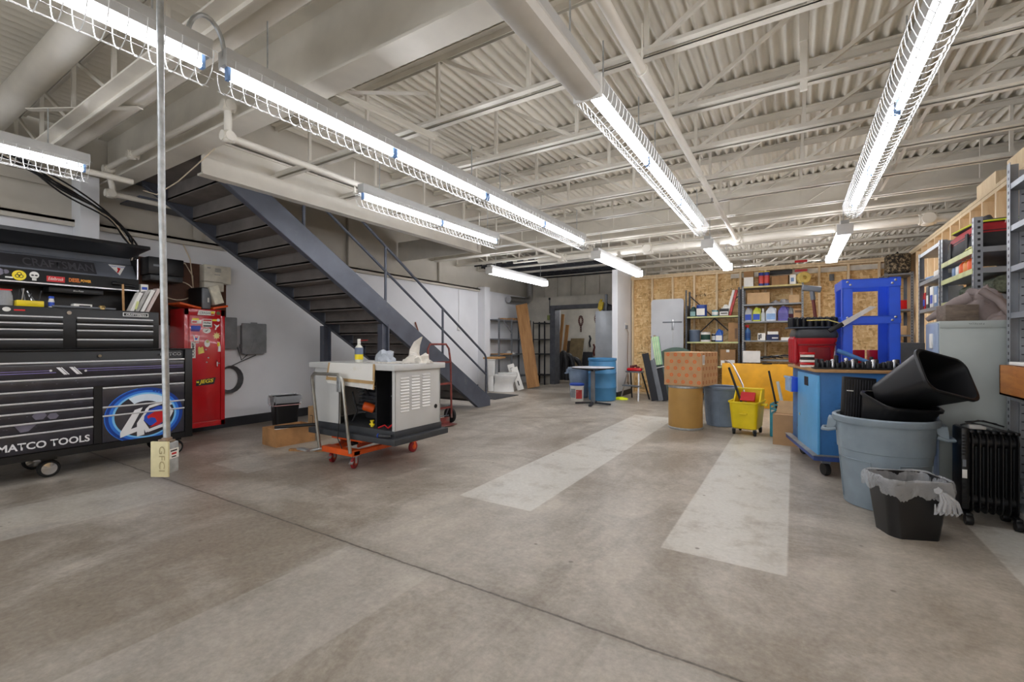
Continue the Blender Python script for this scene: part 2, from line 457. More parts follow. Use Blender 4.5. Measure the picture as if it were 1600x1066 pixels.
def joist(i, y, x0, x1, label, big=1.0):
    b = B(); zt, zb = 3.757, 3.17; L = .055*big; g = .014
    for s in (1,-1):
        b.angle((x0,y+s*g,zt),(x1,y+s*g,zt), L, .005, s, -1)
        b.angle((x0,y+s*g,zb),(x1,y+s*g,zb), L, .005, s, 1)
    mid = -1.28; k = 0
    while True:
        x = mid+.45+.91*k
        if x > x1: break
        b.box(x-.014,y-.014,zb+.01,x+.014,y+.014,zt-.01)
        if x+.88 < x1: b.bar((x+.02,y,zb+.03),(x+.88,y,zt-.03),.028,.028)
        k += 1
    k = 0
    while True:
        x = mid-.45-.91*k
        if x < x0: break
        b.box(x-.014,y-.014,zb+.01,x+.014,y+.014,zt-.01)
        if x-.88 > x0: b.bar((x-.02,y,zb+.03),(x-.88,y,zt-.03),.028,.028)
        k += 1
    struct('beam_%d' % i, b, CREAM, label, 0)
ORD = 'first second third fourth fifth sixth seventh eighth ninth tenth eleventh'.split()
for k, y in enumerate((3.04,3.95,4.83,5.75,6.67,7.55)): joist(10+k, y, -5.08, 6, ORD[k]+' open-web joist beyond the deep girder')
for k, y in enumerate((9.0,9.9,10.8,11.75,12.7,13.7,14.7)): joist(20+k, y, -7.2, 6, ORD[k]+' open-web joist beyond the second girder')
for k, y in enumerate((1.37,.33,-.58,-1.5,-2.4,-3.3,-4.2)): joist(30+k, y, -7.2, 6, ORD[k]+' open-web joist on the near side of the deep girder', 1.15)
# bridging rods between joists
b = B()
for x in (-3.6, .95, 3.4):
    b.bar((x,2.3,3.215),(x,7.9,3.215),.028,.004); b.bar((x,2.3,3.70),(x,7.9,3.70),.028,.004)
struct('beam_40', b, CREAM, 'flat bridging straps across the joists', 0)
b = B(); b.box(.04,3.91,3.10,.085,3.94,3.76); b.box(.035,3.90,3.45,.09,3.945,3.76)
single('ceiling_strut', b, CREAM, 'white hanging strut below the joists between the two right light rows', 'bracket')
b = B(); b.bar((-3.0,2.27,3.19),(-2.62,2.98,3.02),.055,.006,(1,.4,.2)); b.bar((-2.98,2.27,3.20),(-2.60,2.98,3.03),.006,.045,(1,.4,.2))
single('ceiling_brace', b, CREAM, 'loose cream angle iron slanting down off the deep girder', 'bracket')
b = B(); b.bar((-3.0,2.27,3.2),(-2.5,2.75,3.27),.05,.006); single('ceiling_brace', b, CREAM, 'short cream steel bar bolted to the girder beside the slanting angle iron', 'bracket')
b = B(); b.bar((-5.4,1.1,3.2),(-4.5,1.55,3.17),.05,.008); single('ceiling_brace', b, CREAM, 'short white slanting steel bar under the near deck beside the conduit pole', 'bracket')

# ------------------------------------------------------------ overhead services
def pipe(name, label, pts, r, m=CREAM, cat='pipe', fit=(), group=None):
    t = thing(name, label, cat, pts[0], 0, group); o = V(pts[0])
    b = B()
    for p, q in zip(pts, pts[1:]): b.cyl(V(p)-o, V(q)-o, r, 14)
    obj('pipe_run', b, m, t)
    for p in fit:
        f = B(); c = V(p)-o
        f.lathe([(r*1.05,-r*1.6),(r*1.45,-r*1.3),(r*1.45,r*1.3),(r*1.05,r*1.6)], 14, c)
        f.tube([c+V((-r*1.7,0,0)), c+V((r*1.7,0,0))], r*1.4, 14); f.tube([c+V((0,-r*1.7,0)), c+V((0,r*1.7,0))], r*1.4, 14)
        obj('fitting', f, m, t)
    return t
t = pipe('ceiling_pipe', 'thick cream sprinkler main running across under the far joists', [(-4.6,8.5,3.0),(6,8.5,3.0)], .055, CREAM, 'pipe', [(-4.05,8.5,3.0),(-.82,8.5,3.0),(-2.3,8.5,3.0),(1.6,8.5,3.0)])
for x in (-3.4,-1.7,.6):
    h_ = B(); h_.cyl((x+4.6,0,0),(x+4.6,0,.5),.008,8); obj('hanger', h_, CREAM, t); h_ = B(); h_.lathe([(.06,-.06),(.066,-.05),(.066,.05),(.06,.06)],14,(0,0,0),Matrix.Translation((x+4.6,0,0)) @ Euler((0,R(90),0)).to_matrix().to_4x4()); obj('clamp', h_, CREAM, t)
t = pipe('ceiling_pipe', 'cream sprinkler branch pipe running between the centre and right light rows', [(-.82,-1,3.0),(-.82,8.45,3.0)], .03, CREAM)
for y in (2.9,5.0,6.9):
    h_ = B(); h_.cyl((0,y+1,.0),(0,y+1,.3),.006,8); obj('hanger', h_, CREAM, t); h_ = B(); h_.tube([(0,y+.985,0),(0,y+1.015,0)],.038,12); obj('clamp', h_, CREAM, t)
for y in (5.8,):
    h_ = B(); h_.cyl((0,y+1,-.03),(0,y+1,-.07),.012,10); h_.lathe([(.022,-.085),(.022,-.08),(.006,-.075)],12,(0,y+1,0)); obj('sprinkler_head', h_, CHROME, t)
t = pipe('ceiling_pipe', 'cream sprinkler pipe with elbows running along beside the cream stair channel',
     [(-6.68,3.2,2.98),(-6.68,2.05,2.98),(-6.68,2.0,3.27),(-4.05,2.0,3.27),(-4.05,2.0,3.0),(-4.05,8.45,3.0)], .03, CREAM, 'pipe',
     [(-6.68,2.02,2.98),(-6.68,2.0,3.25),(-6.0,2.0,3.27),(-4.05,2.0,3.26),(-4.05,2.0,3.0),(-6.68,3.2,2.98)])
b = B(); b.cyl((.68,-1.2,0),(.68,-7,0),.03,14); obj('pipe_run', b, CREAM, t)
for y in (3.3,5.6,7.4):
    h_ = B(); h_.cyl((2.63,y-3.2,.0),(2.63,y-3.2,.25),.006,8); obj('hanger', h_, CREAM, t); h_ = B(); h_.lathe([(.02,-.09),(.02,-.085),(.008,-.02)],12,(2.63,y-3.2,0)); obj('sprinkler_head', h_, CREAM, t)
for nm, lab, z, y in (('ceiling_pipe','thin cream pipe running across just beyond the thick sprinkler main',3.1,8.95),('ceiling_pipe','thin cream conduit running across on the near side of the thick sprinkler main',3.12,8.0)):
    pipe(nm, lab, [(-5.5,y,z),(6,y,z)], .016, CREAM, 'pipe')
b = B(); b.cyl((-7.2,1.12,3.46),(-1,1.12,3.46),.105,28); single('ceiling_duct', b, CREAM, 'fat round cream duct under the near deck at upper left', 'duct')
b = B(); b.cyl((-6.6,1.55,3.24),(2.0,1.55,3.24),.055,20); single('ceiling_pipe', b, CREAM, 'cream round pipe beside the near joist at upper left', 'pipe')
b = B(); b.box(-6.7,1.26,3.14,2.0,1.36,3.155); b.box(-6.7,1.35,3.11,2.0,1.36,3.155); single('ceiling_strip', b, CREAM, 'flat cream steel strip beside the round pipe at upper left', 'strip')
# air duct elbow and trays over the alcove
b = B(); b.tube([(-6.9,12.2,3.7),(-6.9,12.2,2.72),(-6.9,12.17,2.62),(-6.92,12.08,2.54),(-6.95,11.95,2.52),(-7.05,11.2,2.52)],.1,18)
single('ceiling_duct', b, ALU, 'bare metal duct elbow over the alcove shelves', 'duct')
dk = mat('dark_steel', (44,45,50), .5, .3)
for k in range(7):
    t = thing('cable_tray', ORD[k]+' dark ladder rack laid across the alcove joists from the front', 'rack', (-6.9,9.35+.42*k,3.185-.0*k), 0, 'dark ladder racks over the alcove')
    b = B(); L = 2.9+.12*((k*5) % 4)
    b.box(0,-.02,0,L,.0,.09); b.box(0,.28,0,L,.3,.09)
    for q in range(12): b.box(.1+q*.24,0,.03,.14+q*.24,.28,.06)
    obj('rail', b, dk, t)
    for q in range(9):
      b = B(); b.box(.25+.3*q,-.026,.02,.37+.3*q,-.021,.06)
      obj('pale_tab', b, mat('pale_tab', (190,186,176), .5), t)

# ------------------------------------------------------------ lights
def fixture(label, x, y0, n, z=2.73, guard=True, lit=True, lens=False, rods=True, zc=3.17, group='ceiling strip lights'):
    L = n*1.24+.03; t = thing('ceiling_light', label, 'light', (x,y0,z), 0, group)
    b = B()
    prof = [(-.042,.038),(-.046,.135),(.046,.135),(.042,.038),(.038,.038),(.026,.05),(-.026,.05),(-.038,.038)]
    A = [V((px,0,pz)) for px, pz in prof]; C = [V((px,L,pz)) for px, pz in prof]
    b.loft([A, C]); obj('housing', b, mat('fixture_enamel', (186,186,184), .4, 0, .03), t)
    if lens:
        b = B(); pr = [(-.075,.03),(-.085,0),(-.07,-.035),(-.03,-.05),(.03,-.05),(.07,-.035),(.085,0),(.075,.03)]
        b.loft([[V((p,.01,q)) for p, q in pr], [V((p,L-.01,q)) for p, q in pr]])
        obj('lens', b, LENS if lit else mat('unlit_lens', (214,212,206), .25, 0, .03), t)
        for yy in (0, L-.012):
            b = B(); b.box(-.09,yy-.004,-.055,.09,yy+.016,.09,.01); obj('end_cap', b, WHITE, t)
    else:
        for k in range(n):
            b = B(); ya = .03+1.24*k
            b.cyl((0,ya+.01,0),(0,ya+1.21,0),.0165,14); obj('fluorescent_tube', b, TUBE, t)
            for yy in (ya-.012, ya+1.2): hb = B(); hb.box(-.017,yy,-.019,.017,yy+.02,.055,.004); obj('lamp_holder', hb, mat('lamp_holder_blue', (120,156,205), .4), t)
    if guard:
        b = B(); m = int(L/.07); W, D = .1, .12
        def arc(y, s=0): return [V((W*math.cos(a)*(1 if abs(math.cos(a)) < .99 else 1), y+s*math.sin(-a)*.03, .05+(D+.03)*math.sin(a)*(1 if math.sin(a) < 0 else 1))) for a in [PI+PI*q/9 for q in range(10)]]
        for k in range(m+1): b.tube(arc(.02+k*(L-.04)/m), .0024, 4, cap=False)
        for a in (PI, PI*1.32, PI*1.5, PI*1.68, 2*PI):
            p = V((W*math.cos(a), 0, .05+(D+.03)*math.sin(a))); b.tube([p, p+V((0,L,0))], .0022, 4, cap=False)
        obj('wire_guard', b, mat('guard_wire', (196,196,194), .4, 0, .02), t)
    if rods:
        for yy in (.25, L-.25): b = B(); b.cyl((0,yy,.134),(0,yy,zc-z),.005,6); obj('hanger', b, GALV, t)
    return t
XA, XB2, XC = -2.65, -1.02, .56
fixture('left light row, lit section with wire guard nearest the girder', XA, -1.3, 2)
fixture('left light row, long caged run that starts beside the deep girder', XA, 1.28, 2)
fixture('left light row, second caged run ending before the sprinkler main', XA, 3.79, 2)
fixture('centre light row, unlit section with a smooth plastic cover', XB2, -.02, 2, lit=False, lens=True, guard=False)
fixture('centre light row, first lit caged run past the unlit cover', XB2, 2.49, 1)
fixture('centre light row, longer lit caged run ending before the sprinkler main', XB2, 3.75, 2)
fixture('right light row, caged run closest to the viewer', XC, 1.2, 2)
fixture('right light row, caged run ending before the sprinkler main', XC, 3.72, 2)
fixture('right light row, caged run overhead out toward the viewer', XC, -1.35, 2)
fixture('short caged light hanging beside the cream stair channel', -3.75, 3.13, 2, 2.75)
fixture('caged light at upper left over the black tool chests', -5.15, -1.1, 2, 2.74)
fixture('far left light with a bare plastic lens just past the sprinkler main', -2.84, 7.28, 2, guard=False, lens=True)
fixture('far centre light with a bare plastic lens past the sprinkler main', -1.1, 7.33, 2, guard=False, lens=True)
fixture('far right light with a bare plastic lens past the sprinkler main', .57, 7.33, 2, guard=False, lens=True)
fixture('alcove light with louvred lens over the toilet', -5.36, 7.75, 2, guard=False, lens=True, z=2.74)
fixture('light beyond the strand board wall in the centre row', -1.1, 12.2, 2, guard=False, lens=True, z=2.95)
fixture('light beyond the strand board wall in the right row', .57, 12.2, 2, guard=False, lens=True, z=2.95)
fixture('light in the room beyond the doorway', -5.4, 13.2, 1, guard=False, lens=True, z=2.45)
b = B(); pts = [V((-2.66,1.13+.0*k,2.9)) for k in range(1)]
for k in range(13):
    a = PI*k/12; b_p = V((-2.65, 1.2-.09*math.cos(a), 2.83+.17*math.sin(a))); pts.append(b_p)
b = B(); b.tube(pts[1:], .012, 8); single('flexible_conduit', b, GALV, 'short arched flexible conduit joining two sections of the left light row', 'conduit')

# ------------------------------------------------------------ staircase
st = thing('staircase', 'slate grey steel stairs with pipe railing rising along the left wall', 'stairs', (-5.9,7.3,0))
def low(y): return .05+.645*(7.09-y)
def stringer(x, s):
    b = B(); y1 = 2.3
    outer = [(7.17,0),(7.55,0),(7.55,.17),(y1,low(y1)+.31),(y1,low(y1))]
    M = Matrix(((0,0,1,x+5.9),(1,0,0,-7.3),(0,1,0,0),(0,0,0,1)))
    b.prism(outer, M, .012)
    for o in (0, .305):
        p = V((x+5.9+s*.035, 7.17-7.3, .012+o*1.0)); q = V((x+5.9+s*.035, y1-7.3, low(y1)+o))
        b.bar(p, q, .075, .012)
    obj('stringer', b, DKST, st, 30)
stringer(-5.2, -1); stringer(-6.62, 1)
for k in range(1, 19):
    b = B(); y = 7.44-.279*k-7.3; z = .18*k-.01
    b.box(-.69,y-.15,z-.035,.68,y+.15,z); b.box(-.69,y-.15,z-.02,.68,y-.138,z+.165); b.box(-.69,y+.138,z-.06,.68,y+.15,z)
    obj('tread', b, DKTREAD, st, 0)
def rail(y, off): return V((.69, y-7.3, off+.65*(7.42-y)))
b = B(); b.tube([V((.69,.14,.25)), V((.69,.14,.90)), V((.69,.13,.97)), V((.69,.09,1.03))]+[rail(y, 1.015) for y in (7.3,5,3.2,2.6)], .021, 12); obj('handrail', b, DKST, st)
b = B(); b.tube([rail(y, .64) for y in (7.42,5,2.6)], .019, 12); obj('mid_rail', b, DKST, st)
for y in (6.12,4.81,3.47):
    b = B(); b.cyl(V((.69,y-7.3,low(y)+.3)), rail(y, 1.0), .02, 12); obj('rail_post', b, DKST, st)
for x, m in ((-6.6,DKST),(-5.23,DKST)):
    b = B(); zz = low(4.78)
    b.box(x+5.9-.05,4.72-7.3,0,x+5.9+.05,4.74-7.3,zz); b.box(x+5.9-.05,4.84-7.3,0,x+5.9+.05,4.86-7.3,zz); b.box(x+5.9-.006,4.74-7.3,0,x+5.9+.006,4.84-7.3,zz)
    obj('support_post', b, m, st, 0)
b = B(); b.box(-1.3,2.27-7.3,3.3,.7,2.9-7.3,3.36); b.box(-1.3,2.27-7.3,3.0,-.72,4.2-7.3,3.02); obj('landing', b, DKST, st, 0)

# ------------------------------------------------------------ camera, world
cam = bpy.data.cameras.new('camera'); co = bpy.data.objects.new('camera', cam); COL.objects.link(co)
cam.sensor_width = 36; cam.lens = 711/1600*36; cam.shift_y = (535-533)/1600; cam.clip_start = .05
co.location = (0,0,1.27); co.rotation_euler = (R(90),0,R(31.75)); scene.camera = co
w = bpy.data.worlds.new('world'); scene.world = w; w.use_nodes = True
bg = w.node_tree.nodes['Background']; bg.inputs[0].default_value = (.93,.96,1,1); bg.inputs[1].default_value = .8
scene.view_settings.view_transform = 'Standard'; scene.view_settings.look = 'None'
scene.view_settings.exposure = 1.15; scene.view_settings.gamma = 1; scene.view_settings.use_curve_mapping = False
scene.cycles.max_bounces = 8; scene.cycles.diffuse_bounces = 5; scene.cycles.use_denoising = True
# ============================================================ helpers for things laid out in room coordinates
def wobj(name, b, m, t, smooth=40, label=None):
    p = t; off = V((0,0,0))
    while p is not None: off += p.location; p = p.parent
    for v in b.bm.verts: v.co -= off
    o = obj(name, b, m, t, smooth)
    if label: o['label'] = label
    return o
def wtext(name, body, M, w, h, m, t, ext=.0015, shear=0, bold=0):
    o = text(name, body, M, w, h, m, t, ext, shear, bold); p = t; off = V((0,0,0))
    while p is not None: off += p.location; p = p.parent
    for v in o.data.vertices: v.co -= off
    return o
def wbox(name, m, t, *bx, bev=0, smooth=40, label=None):
    b = B()
    for q in bx: b.box(*q, bev=bev)
    return wobj(name, b, m, t, smooth, label)

# ------------------------------------------------------------ wide black tool cabinet with graphics
X0 = -5.85
tc = thing('tool_cabinet', 'wide black rolling tool cabinet with blue ring graphics and silver drawer trims', 'tool cabinet', (-6.2,1.4,0))
wbox('body', BLACK, tc, (-6.6,.3,.2,X0-.012,2.5,1.197), bev=.006)
b = B(); b.box(X0-.012,2.425,.2,X0+.012,2.5,1.197,.005); b.box(X0-.012,1.64,.27,X0+.004,1.70,.83); b.box(X0-.012,.3,.2,X0+.008,2.43,.262)
wobj('frame', b, BLACK, tc)
wbox('worktop', BLACK, tc, (-6.62,.28,1.19,X0+.015,2.52,1.2), bev=.003)
DRW = mat('graphite_drawer_skin', (44,42,50), .35, 0, .25, 9, coat=.25)
DRB = mat('ring_drawer_skin', (52,50,60), .35, 0, .2, 5, coat=.25)
def drawer(y0, y1, z0, z1, m=DRW):
    d = wbox('drawer', m, tc, (X0-.012,y0,z0,X0+.002,y1,z1-.018), bev=.002)
    wbox('drawer_trim', SILV, d, (X0-.004,y0,z1-.016,X0+.016,y1,z1), bev=.004)
    return d
for z0, z1 in ((.94,1.09),(.835,.935)): drawer(.32, 2.42, z0, z1)
for z0, z1 in zip((.735,.645,.55,.455,.272), (.83,.73,.64,.545,.45)): drawer(.32, 1.635, z0, z1)
for z0, z1 in ((.632,.82),(.545,.627),(.268,.54)): drawer(1.705, 2.42, z0, z1, DRB)
b = B(); F = FX(X0,0,0); b.disc(F, 1.685, 1.135, .014, .008, 16); wobj('lock', b, CHROME, tc)
wtext('lettering', 'MATCO', FX(X0+.0,2.19,1.125), .2, .032, ALU, tc, .004, bold=.02)
# graphics on the drawer skins
GB = [mat('graphic_blue_%d' % i, c, .35, 0, .03) for i, c in enumerate(((26,64,150),(48,120,222),(128,200,248),(225,238,250)))]
S = .0042
b = B(); b.ring(F, 2.06,.50,.245,.29,S,64,1.18); wobj('decal_ring', b, GB[0], tc)
b = B(); b.ring(F, 2.06,.50,.232,.262,S+.0006,64,1.18); b.ring(F,2.06,.50,.285,.292,S+.0006,64,1.18,100,260); wobj('decal_ring', b, GB[1], tc)
b = B(); b.ring(F, 2.06,.50,.222,.238,S+.0012,64,1.18); wobj('decal_ring', b, GB[2], tc)
b = B(); b.ring(F, 2.06,.50,.150,.222,S+.0014,64,1.18,20,120); wobj('decal_shine', b, GB[3], tc)
b = B()
for k in range(9): b.ring(F,2.06,.50,.268,.286,S+.0018,180,1.18,200+5*k,202+5*k); b.ring(F,2.06,.50,.25,.275,S+.0018,180,1.18,52+3*k,53.5+3*k)
wobj('decal_ticks', b, GB[0], tc)
WI = mat('decal_white', (238,238,240), .4, 0, .02)
def dpoly(nm, pts, m, t=S+.002):
    b = B(); b.face([F @ V((x,y,t)) for x, y in pts]); return wobj(nm, b, m, tc, 0)
def px40(px, py):  # decal design grid: pixels of its own drawing
    return (2.06+(px-640)/1330*.86*.98, .475-(py-520)/1066*.78+(px-640)*.00009)
def d40(nm, pts, m, t): return dpoly(nm, [px40(*p) for p in pts], m, t)
d40('decal_digit', [(490,380),(600,366),(440,640),(520,630),(520,575),(600,470),(640,470),(570,560),(640,690),(700,725),(640,745),(620,690),(620,765),(520,770),(520,695),(300,728),(300,655)], WI, S+.002)
d40('decal_digit', [(640,400),(690,360),(930,340),(1040,520),(930,715),(670,745),(560,560)], WI, S+.0022)
d40('decal_digit', [(690,400),(900,375),(985,520),(900,670),(690,700),(610,560)], DRW, S+.0025)
d40('decal_digit', [(680,430),(820,395),(950,430),(930,600),(840,680),(690,650),(615,560),(620,500)], PRINTB, S+.0028)
d40('decal_digit', [(660,510),(760,470),(930,460),(985,520),(930,620),(830,670),(690,680),(800,620),(770,560),(720,540),(670,550)], PRINTR, S+.0031)
b = B()
b.rect(F,.4,1.005,1.33,1.009,S); b.rect(F,.4,.985,1.37,.990,S)
wobj('decal_line', b, mat('lilac_ink', (150,140,205), .4), tc)
b = B(); b.rect(F,1.52,1.012,2.41,1.017,S); b.rect(F,1.58,.992,2.41,.996,S); wobj('decal_line', b, MC['lilac_ink'], tc)
for o in (0, .09):
    dpoly('decal_bar', [(1.37+o,1.035),(1.395+o,1.035),(1.45+o,.965),(1.425+o,.965)], WI); dpoly('decal_bar', [(1.40+o,1.035),(1.41+o,1.035),(1.465+o,.965),(1.455+o,.965)], WI)
b = B(); b.disc(F,1.335,1.007,.01,S); b.disc(F,1.58,.994,.01,S); wobj('decal_dot', b, WI, tc)
GH = mat('decal_grey', (112,108,124), .4)
for cx, cy, r in ((1.26,.60,.05),(1.35,.585,.04)): dpoly('decal_hexagon', [(cx+r*math.cos(R(60*k)), cy+r*.8*math.sin(R(60*k))) for k in range(6)], GH)
dpoly('decal_hexagon', [(1.1,.53),(1.26,.545),(1.19,.47),(1.14,.465)], GH)
wtext('lettering', 'MATCO TOOLS', FX(X0,1.0,.305), .61, .066, WI, tc, S+.001, bold=.025)
b = B(); random.seed(3)
for k in range(26):
    y, z = random.uniform(.9,1.6), random.choice((.88,.9,.77,.69,.6,.5)); b.rect(F, y, z, y+.012, z+.003, S)
wobj('decal_dots', b, GH, tc, 0)
CW = {}
for y in (1.35, 2.38):
    for x in (-5.98, -6.48):
        c = thing_c = None
        b = B(); b.lathe([(.03,-.026),(.072,-.026),(.08,-.016),(.08,.016),(.072,.026),(.03,.026)], 28, M=Matrix.Translation((x,y,.081)) @ Euler((0,R(90),0)).to_matrix().to_4x4())
        wh = wobj('caster_wheel', b, RUBBER, tc)
        b = B(); b.lathe([(.01,.02),(.05,.022),(.056,.029),(.05,.03),(.01,.036)], 24, M=Matrix.Translation((x,y,.081)) @ Euler((0,R(90),0)).to_matrix().to_4x4())
        for k in range(5): b.bar((x+.03,y,.081),(x+.03,y+.054*math.cos(R(72*k)),.081+.054*math.sin(R(72*k))),.014,.008,(1,0,0))
        wobj('wheel_rim', b, CHROME, wh)
        wbox('caster_fork', BLACK, tc, (x-.05,y-.05,.163,x+.04,y+.05,.2), (x-.045,y-.02,.1,x-.037,y+.02,.165))

# ------------------------------------------------------------ black drawer chest standing on it
X1 = -5.95
ch = thing('tool_chest', 'black top tool chest with silver drawer trims on the wide cabinet', 'tool chest', (-6.2,1.4,1.2))
wbox('body', BLACK, ch, (-6.55,.25,1.2,X1,2.22,1.6), bev=.008)
for y0, y1 in ((.3,1.44),(1.54,2.16)):
    for z0, z1 in ((1.462,1.515),(1.402,1.453),(1.312,1.393),(1.215,1.303)):
        d = wbox('drawer', BLACK, ch, (X1-.01,y0,z0,X1+.012,y1,z1-.014), bev=.002)
        wbox('drawer_trim', SILV, d, (X1,y0,z1-.015,X1+.02,y1,z1), bev=.004)
b = B(); b.disc(FX(X1,0,0), 1.485, 1.555, .018, .012, 16); wobj('lock', b, CHROME, ch)
wbox('label_plate', WHITE, ch, (X1,1.9,1.542,X1+.004,2.12,1.582)); wbox('label_plate', BLACK, ch, (X1+.004,1.907,1.548,X1+.006,2.113,1.576))
wtext('lettering', 'CRAFTSMAN', FX(X1+.006,1.925,1.554), .17, .016, WHITE, ch, .001, bold=.02)
b = B(); b.disc(FX(X1,0,0), 1.075, 1.565, .026, .003, 24, .02); wobj('sticker', b, PAPER, ch, label='white oval sticker')
s = wbox('sticker', PRINTR, ch, (X1,1.12,1.555,X1+.003,1.19,1.568), label='small red sticker')

# ------------------------------------------------------------ open top chest
ht = thing('tool_chest_hutch', 'open black chest with raised lid and stickers standing on the drawer chest', 'tool chest', (-6.4,1.3,1.6))
GRAPH = mat('graphite_satin', (58,60,66), .3, .3, .1, 3)
b = B(); pr = [(-6.52,1.84),(-6.2,1.835),(-6.2,1.85),(-6.22,1.965),(-6.25,1.975),(-6.36,2.13),(-6.40,2.145),(-6.44,2.22),(-6.56,2.22)]
b.loft([[V((x,y,z)) for x, z in pr] for y in (.3,2.12)]); wobj('front_panel', b, mat('satin_lid_strip', (132,136,144), .4, .3, .05), ht, 20)
wbox('sticker_strip', mat('matte_black', (12,12,13), .7), ht, (-6.205,.3,1.845,-6.194,2.12,1.965))
wbox('back_panel', BLACK, ht, (-6.56,.3,1.6,-6.5,2.12,1.9))
wbox('edge_trim', ALU, ht, (-6.21,.3,1.835,-6.188,2.12,1.847), (-6.45,.3,2.14,-6.41,2.12,2.15))
b = B(); pr = [(-6.52,2.222),(-6.5,2.24),(-5.9,2.3),(-5.89,2.265),(-5.92,2.265),(-6.46,2.222)]
b.loft([[V((x,y,z)) for x, z in pr] for y in (.3,2.12)]); wobj('lid', b, BLACK, ht, 20)
wbox('side_post', ALU, ht, (-6.26,2.12,1.6,-6.24,2.13,2.2)); wbox('side_panel', BLACK, ht, (-6.56,2.12,1.6,-6.26,2.13,2.2))
nrm = V((.155,0,.11)).normalized(); up = V((-.11,0,.155)).normalized()
Fp = frame(V((-6.25,0,1.975))+nrm*.001, (0,1,0), up)
b = B(); b.rect(Fp, .35,.02,1.2,.17,.004); wobj('embossed_panel', b, mat('dark_graphite', (58,57,60), .5), ht)
b = B(); b.rect(Fp, 1.2,.015,1.78,.175,.003); wobj('embossed_panel', b, MC['dark_graphite'], ht); b = B(); b.rect(Fp, 1.78,.005,2.118,.185,.002); wobj('smooth_panel', b, mat('slate_satin', (104,108,116), .45, .2, .08, 2), ht)
wtext('lettering', 'CRAFTSMAN', frame(V((-6.25,1.24,1.975))+nrm*.001+up*.04, (0,1,0), up), .52, .1, mat('emboss_highlight_grey', (98,97,102), .4, .2), ht, .006, bold=.015)  # flat letters in lighter grey: edge highlights of the emboss put into colour
b = B(); b.prism([(1.90,.175),(2.05,.175),(1.975,.03)], Fp, .004); wobj('sticker', b, PAPER, ht, label='white triangle sticker')
wtext('lettering', 'CRAFTSMAN', frame(V((-6.25,1.915,1.975))+nrm*.001+up*.14, (0,1,0), up), .12, .02, PRINTB, ht, .0055)
b = B(); b.prism([(1.97,.14),(2.0,.13),(1.985,.1),(1.965,.06),(1.955,.07),(1.97,.1)], Fp, .006); wobj('emblem', b, PRINTR, ht)
b = B(); Fs = FX(-6.193,0,0); b.disc(Fs,1.20,1.9,.047,.003,28); wobj('sticker', b, PRINTY, ht, label='round yellow warning sticker')
b = B()
for k in range(3):
    a = R(90+120*k); cx, cy = 1.20+.014*math.cos(a), 1.9+.014*math.sin(a)
    b.ring(Fs, cx, cy, .011, .0165, .0036, 24)
wobj('emblem', b, PRINTK, ht)
b = B(); b.disc(Fs,1.30,1.915,.033,.003,24); b.rect(Fs,1.285,1.862,1.315,1.89,.003); wobj('sticker', b, PAPER, ht, label='pale skull shaped sticker')
b = B(); b.disc(Fs,1.288,1.912,.011,.0036,12,.007); b.disc(Fs,1.313,1.912,.011,.0036,12,.007); wobj('emblem', b, PRINTK, ht)
wbox('sticker', PRINTR, ht, (-6.194,1.385,1.865,-6.19,1.515,1.92), label='red rectangular sticker')
wtext('lettering', 'Edelbrock', FX(-6.19,1.395,1.88), .11, .03, PAPER, ht, .001, shear=.3)
wtext('lettering', 'DIESEL', FX(-6.193,1.545,1.878), .085, .04, PRINTO, ht, .003, bold=.03)
wtext('lettering', 'POWER', FX(-6.193,1.635,1.884), .08, .028, mat('amber_ink', (240,170,50), .5), ht, .003, bold=.03)
b = B(); b.disc(Fs,1.06,1.92,.045,.003,20,.035); b.disc(Fs,1.115,1.925,.02,.003,14); wobj('sticker', b, GH, ht)
wbox('sticker', PAPER, ht, (-6.194,1.11,1.868,-6.191,1.16,1.882))
b = B(); b.box(-6.47,1.42,1.77,-6.28,1.84,1.83,.006); wobj('power_strip', b, BLACKP, ht)
wtext('lettering', 'Blue-Point', FX(-6.28,1.60,1.79), .08, .016, PAPER, ht, .001, shear=.25)
b = B(); b.cyl((-6.185,1.9,1.9),(-6.185,2.08,1.885),.014,10); b.cyl((-6.18,1.88,1.9),(-6.18,1.93,1.9),.02,10); wobj('bracket', b, BLACKP, ht)

# small things standing along the chest top
ZT = 1.602
b = B()
b.box(-6.12,1.15,ZT,-6.02,1.33,ZT+.055,.004); b.box(-6.115,1.156,ZT+.04,-6.025,1.324,ZT+.0555)
t = thing('tool_tray', 'yellow tray of small tools on the black drawer chest', 'tray', (-6.07,1.24,ZT)); wobj('tray', b, YEL, t)
random.seed(5)
for k in range(7):
    b = B(); y = 1.17+.022*k; b.cyl((-6.07,y,ZT+.05),(-6.07+random.uniform(-.03,.03),y+random.uniform(-.05,.03),ZT+.12+random.uniform(0,.05)),.006,8); wobj('tool_handle', b, [BLACKP,CHROME,GREYST][k % 3], t)
def bottle(name, label, cat, x, y, z, r, h, body, cap, lab=None, labcol=None, caph=.03, neck=.4, grp=None, sq=False):
    t = thing(name, label, cat, (x,y,z), 0, grp)
    b = B(); s = h-caph
    b.lathe([(r*.92,0),(r,.01),(r,s*.68),(r*.85,s*.82),(r*neck,s*.95),(r*neck,s)], 20 if not sq else 4, M=Matrix.Rotation(R(45),4,'Z') if sq else None)
    obj('bottle_body', b, body, t)
    b = B(); b.lathe([(r*neck*1.15,s-.002),(r*neck*1.15,h-.004),(r*neck*.9,h)], 14); obj('cap', b, cap, t)
    if lab is not None:
        b = B(); b.lathe([(r*1.01,s*.15),(r*1.015,s*.16),(r*1.015,s*.58),(r*1.01,s*.59)], 20 if not sq else 4, M=Matrix.Rotation(R(45),4,'Z') if sq else None); obj('label', b, labcol, t)
    return t
